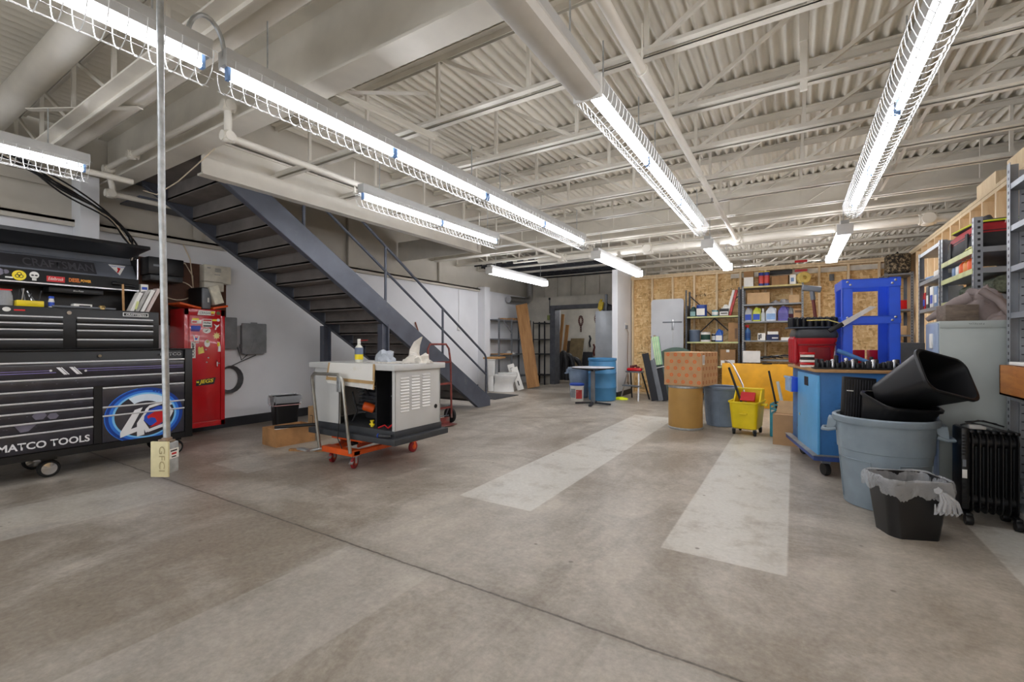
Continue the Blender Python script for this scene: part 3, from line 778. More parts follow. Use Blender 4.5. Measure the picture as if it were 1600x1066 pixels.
bottle('bottle', 'small white and blue bottle on the black drawer chest', 'bottle', -6.07,1.39,ZT,.022,.11,PAPER,PRINTB,1,PRINTB,.02,.8)
t = thing('parts_bag', 'clear zip bag with a red strip at the left end of the chest top', 'bag', (-6.1,1.08,ZT))
b = B(); b.lathe([(.06,0),(.066,.03),(.06,.1),(.05,.14)], 14, (-6.1,1.08,ZT), sx=.5); wobj('bag_film', b, BAG, t)
b = B(); b.box(-6.12,1.03,ZT,-6.08,1.06,ZT+.13,.004,); wobj('contents', b, mat('pale_blue_sleeve', (150,170,215), .5), t)
b = B(); b.cbox((-6.1,1.08,ZT+.147), (.03,.11,.012)); wobj('zip_strip', b, PRINTR, t)
t = thing('gauge_box', 'small white boxed gauge lying on the black drawer chest', 'box', (-6.08,1.62,ZT)); wbox('box', PAPER, t, (-6.12,1.54,ZT,-6.03,1.68,ZT+.05), bev=.003); wbox('window', PRINTK, t, (-6.03,1.58,ZT+.012,-6.028,1.665,ZT+.036))
b = B(); b.lathe([(.028,0),(.032,.005),(.03,.03),(.02,.045)], 16); single('brass_fitting', b, mat('brass', (176,150,98), .35, .8), 'round brass fitting on the black drawer chest', 'fitting', None, (-6.03,1.755,ZT))
b = B(); b.tube([(-6.0,1.38,ZT+.012),(-6.02,1.6,ZT+.014),(-6.01,1.86,ZT+.012)],.011,8); single('wrench', b, GREYST, 'long steel wrench lying along the front edge of the drawer chest', 'wrench')
b = B(); b.cyl((-6.1,1.955,ZT),(-6.12,1.955,ZT+.29),.011,10); single('wooden_dowel', b, MDF, 'upright wooden handle standing on the drawer chest in front of the hutch', 'handle')
for k, (m, lb) in enumerate(((PAPER,'white manual with a green cover patch leaning at the front of the manual pile'),(mat('grey_paper',(176,174,170),.6),'grey manual leaning second in the manual pile'),(PAPER,'white manual leaning third in the manual pile'),(mat('pinkish_paper',(206,190,184),.6),'curled magazine leaning last in the manual pile by the chest edge'))):
    t = thing('manual', lb, 'manual', (-6.0,1.98+.045*k,ZT), 0, 'manuals on the drawer chest')
    b = B(); A = [V((-.01,0,.0)),V((.0,.03,0)),V((-.02,.12+.01*k,.2+.02*k)),V((-.03,.09+.01*k,.21+.02*k))]
    b.loft([A, [v+V((-.11,0,0)) for v in A]]); obj('pages', b, m, t, 0)
    if k == 0: b = B(); b.face([V((.0012,.035,.02)),V((.0012,.055,.02)),V((-.012,.085,.11)),V((-.012,.06,.11))]); obj('cover_patch', b, mat('pale_green_print',(208,216,140),.5), t, 0)
t = thing('box', 'white and blue printed parts box behind the manuals', 'box', (-6.3,2.17,1.6)); wbox('carton', PAPER, t, (-6.42,2.14,1.6,-6.2,2.21,1.92), bev=.003); wbox('print', PRINTB, t, (-6.2,2.15,1.86,-6.198,2.2,1.89))

# ------------------------------------------------------------ power drop hanging from the deck
PX, PY = -2.36, .885
t = thing('ceiling_power_drop', 'thin galvanized conduit hanging before the black tool cabinet with an outlet box at its end', 'power drop', (PX,PY,.68), rz=29)
b = B(); b.tube([(.005,.03,.14),(-.01,.02,1.2),(-.022,.012,3.08)],.0135,16); obj('conduit', b, GALV, t)
b = B(); b.lathe([(.026,.142),(.026,.148),(.02,.152),(.02,.165),(.015,.168)],16,(.005,.03,0)); b.box(-.028,.02,.15,.036,.04,.158); obj('connector', b, mat('tarnished_steel',(160,140,122),.5,.6,.2), t)
b = B(); b.box(-.033,.004,.012,.03,.062,.146,.012); bx = obj('box_body', b, mat('dirty_black', (44,44,44), .5, 0, .35, 20), t)
b = B(); b.box(.012,.002,.01,.034,.065,.148,.008); obj('box_rim', b, GALV, t)
b = B(); b.box(-.04,-.006,0,.04,.004,.155,.002); obj('cover_plate', b, mat('cream_plastic', (222,212,168), .5), t)
text('lettering', 'GFCI', frame((.0,-.0062,.135),(0,0,-1),(1,0,0)), .11, .026, mat('embossed_cream', (176,162,120), .5), t, .0015)
F_ = frame((.034,0,0),(0,1,0),(0,0,1))
b = B(); b.rect(F_,.008,.075,.06,.118,.0012); obj('label', b, PAPER, t, 0)
b = B(); b.rect(F_,.014,.106,.05,.112,.0018); b.rect(F_,.02,.08,.044,.085,.0018); obj('label_print', b, PRINTK, t, 0); b = B(); b.rect(F_,.02,.092,.046,.10,.0018); obj('label_print', b, PRINTR, t, 0)

# ------------------------------------------------------------ red side locker
lk = thing('side_locker', 'tall red steel locker covered in stickers beside the black tool cabinet', 'locker', (-6.95,3.04,.13))
XF = -6.75
wbox('body', RED, lk, (-7.16,2.79,.13,XF-.01,3.29,1.715), bev=.006)
b = B(); b.box(XF-.012,2.79,.13,XF+.006,2.845,1.715,.003); b.box(XF-.012,3.235,.13,XF+.006,3.29,1.715,.003); b.box(XF-.012,2.79,1.63,XF+.006,3.29,1.715,.003); b.box(XF-.012,2.79,.13,XF+.006,3.29,.20,.003)
wobj('frame', b, RED, lk)
dr = wbox('door', RED, lk, (XF-.012,2.85,.205,XF+.002,3.23,1.625), bev=.003)
b = B(); b.tube([(XF,3.185,.93),(XF+.03,3.18,.945),(XF+.03,3.18,1.0),(XF,3.185,1.02)],.008,8); wobj('handle', b, CHROME, dr)
b = B(); [b.lathe([(.01,0),(.01,.004),(.004,.007)],12,M=Matrix.Translation((XF+.002,y,z)) @ Euler((0,R(90),0)).to_matrix().to_4x4()) for y, z in ((3.08,1.06),(3.06,1.0),(3.05,1.17),(3.215,.98))]; wobj('rivet', b, ALU, dr)
Fl = FX(XF+.0025,0,0); Fd = FX(XF+.007,0,0)
def stk(name, m, fn, label=None):
    b = B(); fn(b); return wobj(name, b, m, dr, 0, label)
stk('sticker', PAPER, lambda b: b.prism([(2.945,1.635),(3.15,1.635),(3.165,1.695),(2.96,1.695)], Fd, .001))
wtext('lettering', 'CRAGAR', FX(XF+.008,2.972,1.65), .135, .03, PRINTK, dr, .001, shear=.2)
stk('sticker', PRINTR, lambda b: b.rect(Fd,3.11,1.64,3.15,1.66,.002)); stk('sticker', PRINTY, lambda b: b.rect(Fd,3.11,1.66,3.155,1.69,.002))
stk('sticker', mat('olive_patch',(96,92,50),.5), lambda b: b.disc(Fd,3.205,1.67,.026,.001,20))
stk('sticker', PAPER, lambda b: b.rect(Fl,2.875,1.52,2.995,1.565,.001)); stk('sticker', PRINTY, lambda b: b.rect(Fl,2.885,1.565,2.965,1.59,.001)); stk('sticker', PRINTR, lambda b: b.rect(Fl,2.885,1.53,2.94,1.55,.002))
stk('sticker', PAPER, lambda b: b.rect(Fl,3.01,1.475,3.125,1.585,.001)); stk('sticker', PRINTR, lambda b: b.rect(Fl,3.017,1.557,3.118,1.577,.002)); stk('sticker', PRINTK, lambda b: b.rect(Fl,3.017,1.482,3.118,1.5,.002))
wtext('lettering', 'Holley', FX(XF+.0025,3.022,1.515), .09, .03, PRINTK, dr, .002, bold=.03)
stk('sticker', PRINTY, lambda b: b.rect(Fl,3.13,1.56,3.185,1.585,.001)); stk('sticker', PAPER, lambda b: b.disc(Fl,3.205,1.575,.02,.001,18))
stk('sticker', PRINTB, lambda b: b.rect(Fl,2.87,1.44,2.985,1.49,.001)); stk('sticker', mat('purple_ink',(96,60,150),.5), lambda b: b.rect(Fl,2.87,1.415,2.975,1.44,.001))
stk('sticker', PAPER, lambda b: b.disc(Fl,3.06,1.43,.05,.001,24,.04)); stk('sticker', PRINTK, lambda b: b.prism([(3.03,1.42),(3.06,1.43),(3.085,1.45),(3.06,1.415)],Fl,.002)); stk('sticker', PRINTR, lambda b: b.rect(Fl,3.035,1.455,3.085,1.462,.002))
stk('sticker', PAPER, lambda b: b.prism([(3.15,1.52),(3.19,1.50),(3.22,1.52),(3.21,1.49),(3.185,1.47),(3.175,1.44),(3.16,1.445),(3.175,1.48)],Fl,.001))
stk('sticker', mat('pale_sun',(250,226,150),.5), lambda b: b.prism([((3.185)+(.05 if k % 2 == 0 else .028)*math.cos(R(22.5*k)), 1.36+(.055 if k % 2 == 0 else .03)*math.sin(R(22.5*k))) for k in range(16)],Fl,.001))
stk('sticker', PAPER, lambda b: b.prism([(2.895,1.37),(2.905,1.31),(2.905,1.26),(2.965,1.26),(2.965,1.31),(2.975,1.355),(2.955,1.35),(2.95,1.32),(2.92,1.325),(2.91,1.36)],Fl,.001)); stk('sticker', PRINTR, lambda b: b.rect(Fl,2.912,1.272,2.96,1.282,.002)); stk('sticker', PRINTB, lambda b: b.disc(Fl,2.93,1.315,.014,.002,10))
stk('sticker', PAPER, lambda b: b.disc(Fl,3.065,1.255,.035,.001,20,.05)); stk('sticker', mat('tan_print',(206,190,120),.5), lambda b: b.disc(Fl,3.07,1.28,.02,.002,12))
stk('sticker', PAPER, lambda b: b.prism([(3.19,1.28),(3.225,1.27),(3.235,1.2),(3.24,1.14),(3.2,1.14),(3.205,1.2)],Fl,.001)); stk('sticker', PRINTY, lambda b: b.rect(Fl,3.195,1.215,3.222,1.268,.002))
stk('sticker', mat('light_yellow',(248,222,110),.5), lambda b: b.prism([(2.955,1.2),(2.97,1.215),(2.98,1.195),(3.01,1.215),(3.02,1.19),(3.03,1.13),(2.96,1.11),(2.955,1.15)],Fl,.001))
stk('sticker', PAPER, lambda b: b.rect(Fl,2.87,1.06,2.925,1.28,.001))
wtext('lettering', 'COMP', frame((XF+.0025,2.91,1.08),(0,0,1),(0,-1,0)), .18, .03, PRINTK, dr, .002, bold=.03)
stk('sticker', PRINTK, lambda b: b.prism([(2.93,.685),(3.15,.70),(3.175,.79),(2.93,.765)],Fl,.001))
wtext('lettering', 'JEGS', frame((XF+.0025,2.965,.70),(0,1,.06),(0,-.06,1)), .185, .065, PRINTY, dr, .002, shear=.25, bold=.03)
stk('emblem', PRINTY, lambda b: b.prism([(2.935,.73),(2.965,.725),(2.965,.755),(2.95,.745),(2.937,.757)],Fl,.002))
for y0, y1, tl, lb in ((2.74,3.0,12,'orange lid flap lying tilted on the front left of the red locker top'),(3.14,3.34,-14,'orange lid flap lying tilted at the right of the red locker top')):
    b = B(); b.cbox((0,0,0),(.36,y1-y0,.028),(0,0,0),.008); single('lid_flap', b, ORANGE, lb, 'flap', None, (-6.93,(y0+y1)/2,1.755), (R(-tl),0,0))
t = thing('tool_case', 'black plastic case standing upright on the red locker', 'case', (-6.95,3.06,1.717), rz=8)
b = B(); b.box(-.16,-.055,0,.15,.055,.3,.015); obj('case_body', b, BLACKP, t)
b = B(); b.box(.13,-.058,.01,.156,.058,.29,.01); obj('case_seam', b, GREYST, t); b = B(); b.box(.157,.01,.1,.159,.03,.16); obj('label', b, PAPER, t)
b = B(); b.box(0,0,0,.14,.12,.25,.004); t = single('carton', b, mat('pale_box', (226,220,200), .6, 0, .1, 14), 'pale printed carton leaning against the black case on the red locker', 'box', None, (-6.9,3.175,1.785), (R(18),0,0))
# ------------------------------------------------------------ wall gear above the locker
b = B(); b.box(XL+.001,2.45,1.5,XL+.018,3.52,2.38); single('backer_board', b, PEG, 'dark brown hardboard panel fixed to the white wall above the red locker', 'board')
t = thing('phone_system_box', 'cream telephone equipment box mounted on the brown panel', 'equipment box', (XL+.02,3.34,2.05))
b = B(); b.box(XL+.02,3.16,2.12,XL+.16,3.52,2.37,.006); b.box(XL+.02,3.16,2.0,XL+.16,3.42,2.14,.006); wobj('box', b, mat('phone_cream', (212,206,190), .5), t)
b = B()
for k in range(4): b.box(XL+.16,3.3,2.28+.014*k,XL+.162,3.38,2.286+.014*k)
b.box(XL+.16,3.2,2.32,XL+.162,3.24,2.33); b.box(XL+.16,3.29,2.235,XL+.162,3.37,2.242)
wobj('slot', b, GREYST, t)
t = thing('stereo_receiver', 'black stereo receiver mounted on the wall between the tool chest and the pole', 'receiver', (XL+.02,2.62,2.1))
wbox('body', BLACKP, t, (XL+.02,2.47,2.14,XL+.28,2.86,2.36), bev=.006); wbox('display', GREYST, t, (XL+.28,2.52,2.24,XL+.283,2.64,2.265)); wbox('cassette_deck', mat('dark_grey_plastic',(50,52,54),.4), t, (XL+.05,2.48,2.06,XL+.3,2.84,2.13), bev=.004)
b = B(); c = V((XL+.03,2.88,1.98)); b.tube([c+V((.0,.2*math.cos(R(a)),.13*math.sin(R(a)))) for a in range(0,360,15)],.008,6,True); b.tube([c+V((0,.2,0)),c+V((0,.19,.22)),c+V((.0,.1,.38)),c+V((0,-.2,.42))],.008,6); b.tube([c+V((0,.2,.05)),c+V((0,.16,.45)),c+V((0,.05,.7))],.008,6)
single('cable_loop', b, mat('cream_cable', (222,206,182), .5), 'looped cream cable hanging on the brown panel', 'cable')
t = thing('junction_box', 'narrow grey electrical box on the white wall right beside the red locker', 'electrical box', (XL,3.6,1.4)); wbox('box', mat('grey_plastic',(124,126,128),.5), t, (XL+.001,3.42,1.17,XL+.1,3.64,1.64), bev=.012)
t = thing('utility_box', 'larger grey utility box on the white wall under the stairs', 'electrical box', (XL,3.85,1.3))
b = B(); b.box(XL+.001,3.72,1.08,XL+.13,4.05,1.54,.025); wobj('box', b, MC['grey_plastic'], t)
b = B(); b.box(XL+.1,3.69,1.1,XL+.135,4.07,1.56,.015); b.box(XL+.08,3.84,1.545,XL+.12,3.93,1.575,.006); b.box(XL+.08,3.68,1.18,XL+.11,3.70,1.24); b.box(XL+.08,4.06,1.3,XL+.11,4.08,1.36); wobj('cover', b, MC['grey_plastic'], t)
b = B(); b.tube([(XL+.137,3.86,1.4),(XL+.139,3.87,1.3),(XL+.137,3.82,1.15)],.004,6); b.tube([(XL+.137,3.88,1.4),(XL+.139,3.9,1.3),(XL+.137,3.96,1.15)],.004,6); wobj('rib', b, MC['grey_plastic'], t)
b = B()
for k in range(6): c = V((XL+.03+.012*k,3.55,.72)); b.tube([c+V((0,(.14+.008*k)*math.cos(R(a)),(.17+.006*k)*math.sin(R(a)))) for a in range(0,360,20)],.007,6,True)
b.tube([(XL+.05,3.55,.9),(XL+.05,3.7,.97),(XL+.04,3.95,1.07)],.008,6); b.tube([(XL+.05,3.66,1.2),(XL+.06,3.72,1.0),(XL+.04,3.82,1.08)],.008,6)
single('cable_coil', b, mat('grey_cable', (86,88,90), .5), 'coil of grey cable hanging on the white wall beside the red locker', 'cable')
# cable bundle swooping down the left column
CAB = mat('black_cable', (30,30,32), .5); random.seed(11)
cbl = thing('cable_bundle', 'bundle of black and pale cables swooping down past the white column above the tool chests', 'cables', (-7.0,2.3,2.0))
for k in range(9):
    b = B(); r_ = lambda s: random.uniform(-s, s)
    pts = [(-5.6+r_(.1),.3,3.07+r_(.05)),(-5.9+r_(.1),1.0,2.98+r_(.04)),(-6.4+r_(.08),1.55,2.86+r_(.04)),(-6.85+r_(.03),2.05,2.76+r_(.04)),(-7.0+r_(.05),2.28+r_(.06),2.6+r_(.04)),(-7.05+r_(.04),2.38+r_(.06),2.4),(-7.08+r_(.04),2.3+r_(.07),2.2),(-7.1,2.26+r_(.07),2.0)]
    sm = []
    for i in range(len(pts)-1):
        p0, p1, p2, p3 = (V(pts[max(0,i-1)]),V(pts[i]),V(pts[i+1]),V(pts[min(len(pts)-1,i+2)]))
        for q in range(5):
            u = q/5; sm.append(.5*((2*p1)+(p2-p0)*u+(2*p0-5*p1+4*p2-p3)*u*u+(3*p1-p0-3*p2+p3)*u**3))
    b.tube(sm, .009 if k < 6 else .006, 6)
    wobj('cable', b, CAB if k < 7 else MC['cream_cable'], cbl)
b = B(); b.tube([(-6.3,2.2,3.0),(-5.9,2.18,2.88),(-5.4,2.18,2.93),(-5.0,2.18,3.02),(-4.7,2.2,3.12)],.006,6); single('wire', b, MC['cream_cable'], 'thin cream wire sagging under the stair landing', 'wire')
for k, (y, z) in enumerate(((.55,3.0),(.3,3.1))):
    b = B(); b.tube([(-5.0,y,3.5),(-5.05,y+.02,3.2),(-4.98,y+.1,2.95),(-4.9,y+.3,2.8)],.006,6); single('wire', b, WHITE if k else CAB, ('white' if k else 'black')+' loose wire dangling from the near deck at upper left', 'wire')
wallbox('trim_9', WHITEW, 'raised white wall panel behind the tool chests', (XL,.75,1.2,XL+.05,1.72,2.52), (XL,-1,1.2,XL+.04,.6,2.5))
# ============================================================ generator on its lift cart
gx0, gx1, gy0, gy1 = -4.42, -3.2, 3.07, 3.72
GB_ = mat('generator_grey', (205,205,203), .4, 0, .03, 3)
cart = thing('lift_cart', 'orange hydraulic lift cart with steel push handle carrying the generator', 'cart', (-3.97,3.5,0))
wbox('platform', ORANGE, cart, (-4.2,3.12,.25,-3.72,4.0,.30), bev=.006)
wbox('base_frame', ORANGE, cart, (-4.2,3.02,.135,-4.14,4.0,.18), (-3.78,3.02,.135,-3.72,4.0,.18), (-4.2,3.0,.13,-3.72,3.1,.19), (-4.2,3.94,.135,-3.72,4.0,.18), bev=.004)
b = B()
for x in (-4.11,-3.82):
    b.bar((x,3.15,.2),(x,3.9,.24),.02,.03); b.bar((x+.022,3.15,.24),(x+.022,3.9,.2),.02,.03)
wobj('scissor_arm', b, mat('dark_orange', (170,64,24), .5), cart)
b = B(); b.cyl((-3.97,3.2,.2),(-3.97,3.7,.23),.025,14); wobj('pump', b, BLACKP, cart)
b = B(); b.tube([(-4.21,2.985,.17),(-4.22,2.95,.5),(-4.24,2.92,.88),(-4.23,2.915,.92),(-4.19,2.91,.95),(-3.82,2.91,.95),(-3.78,2.915,.92),(-3.76,2.92,.88),(-3.74,2.95,.5),(-3.73,2.985,.17)],.017,12)
wobj('push_handle', b, mat('handle_steel', (176,174,166), .3, .8), cart)
b = B(); b.tube([(-3.8,2.91,.95),(-3.8,2.92,.84),(-3.83,2.93,.82)],.008,8); b.box(-3.83,2.90,.78,-3.77,2.92,.93,.005); wobj('release_lever', b, GALV, cart)
b = B(); b.tube([(-4.2,3.0,.16),(-4.25,2.9,.15),(-4.3,2.86,.17)],.014,8); b.box(-4.36,2.82,.16,-4.2,2.87,.18,.004); wobj('foot_pedal', b, GALV, cart)
b = B(); b.tube([(-3.81,2.92,.8),(-3.84,2.94,.5),(-3.9,2.97,.3),(-3.86,2.99,.2)],.005,6); wobj('release_cable', b, CAB, cart)
PU = mat('red_polyurethane', (150,34,40), .4)
for x, y, sw in ((-4.15,3.1,1),(-3.76,3.06,1),(-4.17,3.88,0),(-3.75,3.88,0)):
    M = Matrix.Translation((x,y,.063)) @ Euler((0,R(90),R(25 if sw else 0))).to_matrix().to_4x4()
    b = B(); b.lathe([(.015,-.02),(.05,-.02),(.062,-.012),(.062,.012),(.05,.02),(.015,.02)], 24, M=M); wh = wobj('caster_wheel', b, PU, cart)
    b = B(); b.lathe([(.008,-.023),(.03,-.022),(.03,.022),(.008,.023)], 16, M=M); wobj('wheel_hub', b, mat('orange_hub',(220,90,40),.4), wh)
    b = B(); b.box(x-.035,y-.04,.122,x+.035,y+.04,.134); b.box(x-.03,y-.012,.055,x-.024,y+.012,.125); b.box(x+.024,y-.012,.055,x+.03,y+.012,.125); wobj('caster_fork', b, GALV if sw else ORANGE, cart)
    if sw: b = B(); b.cbox((x+.02,y-.05,.075),(.04,.05,.012),(R(35),0,R(20))); wobj('brake_pedal', b, GALV, cart)

gen = thing('generator', 'grey standby generator with its front open and louvred end panel on the orange cart', 'generator', (-3.81,3.4,.302))
TR = mat('dark_slate_plastic', (56,58,62), .55, 0, .12)
b = B(); b.box(gx0-.02,gy0-.06,.302,gx1+.06,gy1+.06,.36,.006); b.box(gx0+.02,gy0-.0,.35,gx1+.0,gy1+.02,.425,.004); wobj('base_tray', b, TR, gen)
b = B(); b.cyl((gx1-.14,gy0-.07,.385),(gx1-.02,gy0-.03,.385),.014,12); wobj('drain_tube', b, TR, gen)
b = B(); b.tube([(gx1-.145,gy0-.072,.385),(gx1-.15,gy0-.074,.385)],.02,14); wobj('drain_cap', b, PRINTB, gen)
Z0, Z1 = .425, 1.0
wbox('end_panel', GB_, gen, (gx1-.012,gy0,Z0,gx1,gy1,Z1), bev=.003)
wbox('corner_panel', GB_, gen, (gx0,gy0,Z0,gx0+.42,gy0+.012,Z1), bev=.003)
wbox('corner_edge', GB_, gen, (gx1-.035,gy0-.002,Z0,gx1-.0,gy0+.01,Z1), bev=.002)
wbox('end_panel', GB_, gen, (gx0,gy0,Z0,gx0+.012,gy1,Z1)); wbox('back_panel', GB_, gen, (gx0,gy1-.012,Z0,gx1,gy1,Z1))
b = B(); b.box(gx0-.04,gy0-.04,Z1,gx1+.035,gy1+.04,Z1+.055,.005); wobj('lid', b, GB_, gen)
for c in range(3):
    b = B()
    for k in range(12):
        z = .595+.029*k+.01*c; y = gy0+.07+.15*c
        b.prism([(y,z),(y+.115,z+.0),(y+.115,z+.013),(y,z+.013)], FX(gx1,0,0), .002)
        pts = [V((gx1,y,z+.017)),V((gx1,y+.115,z+.017)),V((gx1+.011,y+.112,z+.004)),V((gx1+.011,y+.003,z+.004))]
        b.face(pts); b.face([pts[3],pts[2],V((gx1,y+.115,z)),V((gx1,y,z))])
    wobj('louvre', b, WHITE, gen, 0)
b = B(); b.disc(FX(gx1,0,0), gy1-.075, .60, .022, .004, 20); wobj('vent_plug', b, BLACKP, gen)
DK = mat('engine_black', (30,30,33), .5, .1, .2)
wbox('inner_wall', DK, gen, (gx1-.32,gy0+.05,Z0,gx1-.3,gy1-.02,Z1), (gx0+.42,gy0+.5,Z0,gx1-.32,gy0+.52,Z1), (gx1-.30,gy0+.22,Z0,gx1-.013,gy0+.24,Z1), smooth=0)
b = B(); random.seed(2)
b.cbox((-3.72,gy0+.33,.62),(.26,.28,.3),(0,0,0),.03); b.cyl((-3.9,gy0+.3,.66),(-3.55,gy0+.3,.7),.1,20)
for k in range(6): b.cbox((-3.72,gy0+.30,.55+.04*k),(.34,.3,.012))
b.tube([(-3.75,gy0+.16,.72),(-3.74,gy0+.1,.8),(-3.6,gy0+.1,.84),(-3.58,gy0+.2,.9)],.016,10)
wobj('engine', b, mat('engine_grey', (62,62,66), .45, .4, .3, 12), gen)
b = B(); b.lathe([(.03,0),(.045,.01),(.045,.1),(.04,.115),(.02,.12)], 22, M=Matrix.Translation((-3.66,gy0+.16,.585)) @ Euler((R(70),0,R(-38))).to_matrix().to_4x4()); wobj('oil_filter', b, ORANGE, gen)
b = B(); b.lathe([(.0,-.03),(.03,-.02),(.035,.02),(.05,.03),(.05,.05),(.02,.06)],16,M=Matrix.Translation((-3.62,gy0+.24,.6)) @ Euler((R(90),0,0)).to_matrix().to_4x4()); wobj('pulley', b, ALU, gen)
b = B(); b.tube([(-3.95,gy0+.12,.75),(-3.85,gy0+.1,.55),(-3.9,gy0+.08,.45)],.01,8); b.tube([(-3.98,gy0+.2,.78),(-3.7,gy0+.2,.8),(-3.55,gy0+.18,.72)],.008,8); b.tube([(-3.98,gy0+.2,.6),(-3.75,gy0+.2,.58)],.012,8); wobj('hose', b, CAB, gen)
b = B(); b.lathe([(.014,0),(.014,.05),(.02,.055),(.02,.065)],12,(-3.58,gy0+.06,.427)); b.cyl((-3.61,gy0+.06,.45),(-3.55,gy0+.06,.45),.01,8); wobj('drain_valve', b, PRINTY, gen)
for k in range(5):
    b = B(); y = gy0+.04+.03*k; b.tube([(-3.47+.05*k,y,.43),(-3.4+.03*k,y+.02,.46),(-3.33+.02*k,y,.44),(-3.27,y+.03,.5+.03*k)],.007,6); wobj('wire', b, PRINTR if k % 2 == 0 else CAB, gen)
b = B(); [b.lathe([(.008,0),(.008,.006)],8,M=Matrix.Translation((gx1-.2+random.uniform(-.08,.08),gy0+.218,random.uniform(.7,.98))) @ Euler((R(90),0,0)).to_matrix().to_4x4()) for k in range(6)]; wobj('bolt', b, ALU, gen)
# on the generator
ZG = Z1+.056
bt = bottle('spray_bottle', 'white and yellow spray can with a red straw standing on the generator', 'spray can', -3.98,3.3,ZG,.043,.25,mat('pale_bottle',(226,226,214),.4),PAPER,1,PRINTY,.05,.36)
b = B(); b.lathe([(.0438,.085),(.044,.09),(.044,.155),(.0438,.157)],20); obj('label', b, mat('slate_label',(112,124,148),.5), bt)
b = B(); b.cyl((.0,.0,.232),(.1,.03,.236),.003,6); obj('straw', b, PRINTR, bt)
def crumple(b, c, sx, sy, sz, seed, n=3, amt=.35, flat=True):
    g = bmesh.ops.create_icosphere(b.bm, subdivisions=n, radius=1)['verts']; rnd = random.Random(seed)
    ph = [(V((rnd.uniform(-4,4),rnd.uniform(-4,4),rnd.uniform(-4,4))), rnd.uniform(0,6), rnd.uniform(.3,1)) for k in range(9)]
    for v in g:
        q = v.co.copy(); d = sum(a*math.sin(k.dot(q)*1.6+p) for k, p, a in ph)/4
        q *= 1+amt*d+rnd.uniform(-.28,.28)*amt
        v.co = V((c[0]+q.x*sx, c[1]+q.y*sy, c[2]+max(q.z, -.0 if flat else -9)*sz))
    return b
b = crumple(B(), (0,0,0), .12,.08,.11, 4, 3, .6); single('plastic_bag', b, clear('cloudy_bag', (205,212,222), .25, .8), 'crumpled cloudy plastic bag behind the spray can on the generator', 'bag', None, (-3.72,3.42,ZG))
t = thing('paper_towel', 'crumpled white paper standing up in a peak on the generator corner', 'paper', (-3.3,3.5,ZG))
b = crumple(B(), (0,0,0), .14,.1,.1, 9, 3, .6); obj('crumpled_base', b, mat('crumpled_paper',(228,222,212),.7), t, 12)
b = B(); pts0 = [V((-.13,-.03,.02)),V((-.1,-.03,.14)),V((-.05,-.02,.22)),V((.04,-.01,.27))]; pts1 = [V((.02,.0,.03)),V((-.01,.01,.1)),V((.0,.01,.18)),V((.045,0,.272))]
for d in (0, .008): [b.face([pts0[i]+V((0,d,0)),pts1[i]+V((0,d,0)),pts1[i+1]+V((0,d,0)),pts0[i+1]+V((0,d,0))]) for i in range(3)]
obj('paper_peak', b, MC['crumpled_paper'], t)
b = B(); b.cbox((0,0,.004),(.5,.3,.008),(0,0,.15)); single('newspaper', b, mat('newsprint',(214,208,200),.7,0,.2,20), 'stained newsprint spread flat over the generator lid', 'paper', None, (-3.55,3.4,ZG))
t = thing('cover_sheet', 'white sheet with brown taped edges hanging over the open front of the generator', 'sheet', (-3.82,3.02,.75))
b = B(); z0 = .74
pts = lambda y, z: [V((-4.09,y,z)), V((-3.41,y,z-.03))]
b.loft([[V((-4.09,3.024,1.06)),V((-3.43,3.024,1.06)),V((-3.43,3.018,1.06)),V((-4.09,3.018,1.06))],[V((-4.10,3.0,.885)),V((-3.40,2.99,.865)),V((-3.40,2.984,.865)),V((-4.10,2.994,.885))]])
wobj('sheet', b, mat('stained_white_sheet',(238,236,230),.5,0,.03,2,wear=(222,216,190),wamt=.55,wscale=2.5), t)
b = B(); b.loft([[V((-4.10,2.992,.885)),V((-3.40,2.982,.865)),V((-3.40,2.97,.862)),V((-4.10,2.98,.882))],[V((-4.08,3.0,.85)),V((-3.40,2.99,.82)),V((-3.40,2.978,.82)),V((-4.08,2.985,.85))]]); wobj('lower_fold', b, PAPER, t)
b = B()
b.bar((-4.095,3.016,1.06),(-4.105,2.992,.882),.018,.006,(0,1,0)); b.bar((-3.425,3.016,1.06),(-3.395,2.982,.82),.022,.006,(0,1,0)); b.bar((-4.09,2.99,.90),(-3.40,2.98,.885),.03,.006,(0,1,.0)); wobj('tape_edge', b, mat('kraft_tape',(196,162,112),.5), t)
# ------------------------------------------------------------ hand truck behind
h = thing('hand_truck', 'rusty red hand truck with looped handle parked between generator and stairs', 'hand truck', (-4.55,5.3,0))
RST = mat('worn_red_paint', (130,62,56), .5, .2, .2, 9, wear=(120,110,104), wamt=.55)
b = B(); b.tube([(-.0,-.22,.1),(-.02,-.22,.95),(-.05,-.21,1.17),(-.06,-.16,1.24),(-.06,.16,1.24),(-.05,.21,1.17),(-.02,.22,.95),(0,.22,.1)],.016,12); obj('frame', b, RST, h)
for z in (.25,.62,.95): b = B(); b.box(-.02,-.22,z,.0,.22,z+.03); obj('crossbar', b, RST, h)
b = B(); b.box(0,-.18,.02,.17,.18,.03,.003); b.box(-.01,-.18,.02,.0,.18,.12); obj('toe_plate', b, RST, h)
for s in (-1,1):
    b = B(); b.lathe([(.02,-.03),(.08,-.03),(.12,-.02),(.125,0),(.12,.02),(.08,.03),(.02,.03)],24,M=Matrix.Translation((-.09,s*.27,.125)) @ Euler((R(90),0,0)).to_matrix().to_4x4()); obj('wheel', b, RUBBER, h)
b = B(); b.cyl((-.09,-.27,.125),(-.09,.27,.125),.01,8); b.bar((-.09,-.18,.12),(0,-.18,.3),.02,.01); b.bar((-.09,.18,.12),(0,.18,.3),.02,.01); obj('axle', b, GREYST, h)
h.rotation_euler.z = R(-8)
